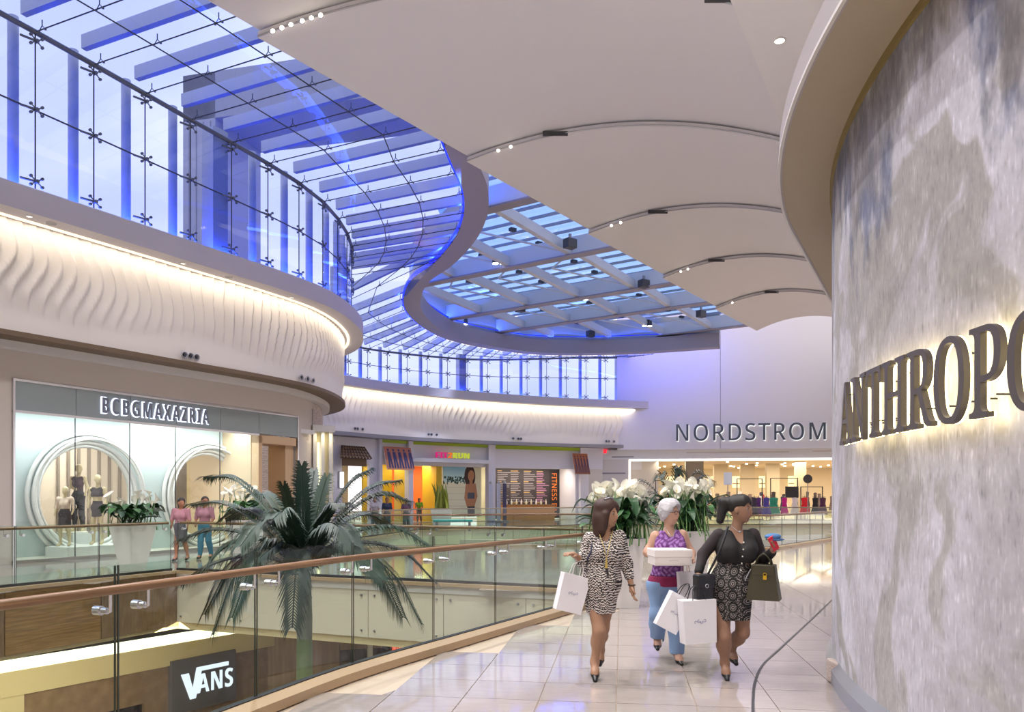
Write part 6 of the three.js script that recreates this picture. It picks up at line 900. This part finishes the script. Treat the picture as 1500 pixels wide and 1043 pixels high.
// passers-by further off, built at rest
function passer(label, px, Z, h, top, low, lowKind, o = {}) {
  const k = FOC / Z, y = (m) => HY + (EYE - m * h / 1.65) * k, x = (m) => px + m * k;
  const Q = person({ label, Z, cell: 0.022, j: { head: [x(0.01), y(1.53), 0.02], neck: [x(0), y(1.4)], shL: [x(-0.17), y(1.35)], shR: [x(0.17), y(1.35)], elL: [x(-0.22), y(1.08), 0.02], wrL: [x(-0.2), y(0.86), 0.12], haL: [x(-0.2), y(0.76), 0.14], elR: [x(0.22), y(1.08), 0], wrR: [x(0.2), y(0.88), 0.14], haR: [x(0.19), y(0.78), 0.17], waist: [x(0), y(1.05)], pelvis: [x(0), y(0.9)], knL: [x(-0.08), y(0.48), 0.08], anL: [x(-0.09), y(0.09), 0.1], toL: [x(-0.1), y(0.03), 0.24], knR: [x(0.09), y(0.48), -0.02], anR: [x(0.12), y(0.1), -0.14], toR: [x(0.12), y(0.03), -0.02] }, o: { skin: '#a9765a', yaw: o.yaw ?? 0.4, face: false, s: h / 1.65, w: 0.95 } });
  const tc = [...grow(Q.torso, 0.016), ...grow([Q.armL[0], Q.armR[0]], 0.016)], tf = field(tc, 0.05), wy = Q.waist.y - 0.06;
  garment(Q, 'top', (p) => Math.max(tf(p), wy - p.y, p.y - Q.J.neck.y - 0.02), tc, std(top, 0.85), 0.02);
  const lc = lowKind === 'skirt' ? [[Q.waist, Q.pel, 0.12, 0.16, 1.1], [Q.pel, v3(Q.pel.x, Q.pel.y - 0.4, Q.pel.z), 0.16, 0.15, 1.1]] : [...grow(Q.legL, 0.02), ...grow(Q.legR, 0.02), [Q.waist, Q.pel, 0.12, 0.14, 1.1]], lf = field(lc, 0.04), hy = lowKind === 'skirt' ? Q.pel.y - 0.38 : 0.08;
  garment(Q, lowKind, (p) => Math.max(lf(p), p.y - wy - 0.01, hy - p.y), lc, std(low, 0.85), 0.02);
  const H = Q.J.head, hc = [[H.clone().add(v3(-0.01, 0.04, -0.03)), H.clone().add(v3(-0.02, -0.1, -0.05)), 0.1, 0.07]], hf = field(hc); garment(Q, 'hair', hf, hc, hairM(o.hair ?? '#2c1f1a'), 0.014);
  for (const [A, T] of [[Q.J.anL, Q.J.toL], [Q.J.anR, Q.J.toR]]) { const c = [[A.clone().add(v3(0, -0.03, 0)), T, 0.045, 0.032]]; garment(Q, 'shoe', field(c), c, blackShoe, 0.016); }
  return Q;
}
passer('passer-by in pink top and grey skirt before the pale blue shop', 265, 20.2, 1.6, '#b9848f', '#5a5a60', 'skirt', { yaw: 1.2 });
passer('passer-by in pink top and teal trousers before the pale blue shop', 300, 20.8, 1.64, '#a87c88', '#3f7f9a', 'trousers', { yaw: 1.2 });
passer('shopper in white top walking past the sports shop', 549, 40, 1.68, '#d8d4d8', '#3a4560', 'trousers', { hair: '#5a3a28' });
passer('long-haired shopper in dark blue jacket by the sports shop', 567, 38.5, 1.64, '#35405c', '#2a2c3a', 'trousers', { hair: '#7a4a30' });
passer('shopper in plum patterned shirt by the white pier', 595, 39, 1.58, '#6a4a66', '#3a3540', 'trousers', { hair: '#6a4630' });
passer('assistant in lime shirt inside the sports shop', 614, 52, 1.6, '#7fb02a', '#2a2a2e', 'trousers', {});
// ---------- mannequins in the show window ----------
function mannequin(label, px, w, baseY, h, yaw, cloth) {
  const u = A.uw(px, w), pw = A.P(u, 0, w), Z = -pw.z, k = FOC / Z, y = (m) => HY + (EYE - (baseY + m * h / 1.78)) * k, X = (m) => px + m * k;
  const Q = person({ label, Z, cell: 0.02, j: { head: [X(0.02), y(1.66), 0.02], neck: [X(0), y(1.5)], shL: [X(-0.18), y(1.44)], shR: [X(0.18), y(1.44)], elL: [X(-0.24), y(1.18), -0.02], wrL: [X(cloth.bent ? -0.02 : -0.22), y(cloth.bent ? 1.12 : 0.94), 0.1], haL: [X(cloth.bent ? 0.06 : -0.2), y(cloth.bent ? 1.12 : 0.84), 0.12], elR: [X(0.25), y(1.18), -0.02], wrR: [X(0.24), y(0.96), 0.1], haR: [X(0.23), y(0.86), 0.12], waist: [X(0), y(1.12)], pelvis: [X(0), y(0.95)], knL: [X(-0.1), y(0.5), 0.06], anL: [X(-0.11), y(0.09), 0.0], toL: [X(-0.13), y(0.03), 0.14], knR: [X(0.1), y(0.5), 0.02], anR: [X(0.12), y(0.09), -0.02], toR: [X(0.15), y(0.03), 0.11] }, o: { skin: '#cdb892', yaw, face: false, s: h / 1.7, w: 0.85 } });
  Q.P.name = numbered('mannequin'); Q.P.userData.category = 'mannequin';
  for (const [nm, a, b, col, sleeves] of cloth.parts) { const caps = [...grow(Q.torso, 0.014), ...(sleeves ? grow([...Q.armL, ...Q.armR].map((c) => c), 0.012) : []), ...(nm === 'trousers' ? grow([...Q.legL, ...Q.legR], 0.016) : []), ...(nm === 'skirt' || nm === 'dress' ? [[Q.pel, v3(Q.pel.x, Q.pel.y - 0.45, Q.pel.z), 0.15, 0.17, 1.05]] : [])], f = field(caps, 0.04), y0 = baseY + a * h / 1.78, y1 = baseY + b * h / 1.78; garment(Q, nm, (p) => Math.max(f(p), y0 - p.y, p.y - y1), caps, std(col, 0.8), 0.018); }
  return Q;
}
mannequin('seated-height mannequin in cream blouse and dark skirt on the low plinth', 95, -0.85, 0.3, 1.62, 0.1, { parts: [['blouse', 1.12, 1.5, '#dcc2b0', 1], ['skirt', 0.62, 1.12, '#3a3236', 0]] });
mannequin('mannequin in black top and trousers with jacket inside the round opening', 115, -2.3, 0.62, 1.98, 0.5, { bent: 1, parts: [['top', 1.08, 1.46, '#4a2f36', 0], ['trousers', 0.1, 1.1, '#26242a', 0], ['jacket', 1.0, 1.44, '#2e2a30', 0]].slice(0, 2) });
mannequin('mannequin in short dark cut-out dress beside the tapered planter', 143, -0.75, 0.3, 1.96, 0.9, { parts: [['top', 1.22, 1.47, '#3a2f33', 0], ['skirt', 0.72, 1.12, '#3a2f33', 0]] });
// ---------- pale volume standing on the roof outside the clerestory ----------
{
  const t = thing('rooftop_block', 'plain pale rooftop block standing outside the glass', 'building'), f = new Frame([-12.15, 29], [-11.15, 28.75]);
  mesh('tower', f.box(0, 1.35, 8.75, 17.2, -3, 0), std('#b4b3b4', 0.7), t); mesh('canopy', f.box(0, 9.5, 15.5, 17.2, -3, 0), std('#acabad', 0.7), t);
  for (let k = 0; k < 4; k++) mesh('seam', f.box(0.25 + k * 0.3, 0.27 + k * 0.3, 8.8, 15.4, 0, 0.02), std('#8f8e90', 0.7), t);
  const s = mesh('outer_roof', sweep(lipL, [[-1.9, 8.5], [-1.9, 8.6], [-9, 8.6], [-9, 8.5]]), std('#aeadac', 0.8)); s.name = numbered('roof_deck'); struct(s, 'flat roof deck of the near shops outside the glass', 'roof');
}
// ---------- linear lamps hidden under the lips, washing the relief bands ----------
{
  const run = (c, u0, u1, n, y, k, label) => {
    const s = cutLen(c), cv = offset(c, -0.6), lamp = mesh('cove_lamp', sweep(cv.filter((_, i) => s[i] >= u0 && s[i] <= u1), [[-0.05, y - 0.01], [0.05, y - 0.01], [0.05, y + 0.02], [-0.05, y + 0.02]]), glow('#ffe6c0', 1.6)); tag(lamp, label, 'lamp');
    for (let i = 0; i < n; i++) { const L = (u1 - u0) / n, q = atLen(c, s, u0 + L * (i + 0.5)), p = at(q.p[0] - q.d[1] * 0.4, y - 0.03, q.p[1] + q.d[0] * 0.4); areaLight('cove_wash', '#fff0de', k, L, 0.12, p, p.clone().add(v3(-q.d[1] * 0.5, -1, -q.d[0] * 0.5))); }
  };
  const sL = cutLen(lipL), a = sL[idxAt(lipL, -140)], sF = cutLen(lipF);
  run(lipL, a, sL[sL.length - 1] - 9, 9, 8.08, 14, 'long warm cove lamp under the near lip');
  run(lipF, 4.5, sF[sF.length - 1] - 0.7, 9, 8.12, 17, 'long warm cove lamp under the far lip');
}
// ---------- lamps in the ceiling slots ----------
for (let i = 0; i < stepZ.length - 1; i++) for (const t of i > 2 ? [0.12] : [0.12, 0.6]) { const a = ceilP(stepZ[i], t, 0, -0.1).add(v3(0, 0, 0.08)), l = new THREE.SpotLight('#fffaf6', 185, 0, 1.15, 0.8, 2); l.name = numbered('slot_light'); l.position.copy(a); l.target.position.copy(a).add(v3(1.2, -10, 0)); l.castShadow = true; l.shadow.radius = 6; scene.add(l, l.target); }
// ---------- downlights of the flat strip beside the vault (one of them shows) ----------
[[1.5, -2], [1.2, 1], [0.4, 4], [2.6, 8], [4.5, 12], [7.2, 16.5], [10, 22], [13, 28], [16, 34], [19, 40]].forEach(([x, z], k) => { const l = new THREE.SpotLight('#fffaf6', 95, 0, 0.95, 0.8, 2); const lens = mesh('recessed_downlight', cyl(0.11, 0.11, 0.02), glow('#fff6e6', 5)); tag(lens, 'recessed downlight of the flat strip beside the vault', 'downlight', 'downlights of the flat strip'); lens.position.copy(at(x, 11.71, z)); l.name = numbered('strip_downlight'); l.position.copy(at(x, 11.65, z)); l.target.position.copy(at(x + 0.2, 0, z + 1)); l.castShadow = true; l.shadow.radius = 7; scene.add(l, l.target); });
renderer.render(scene, camera);
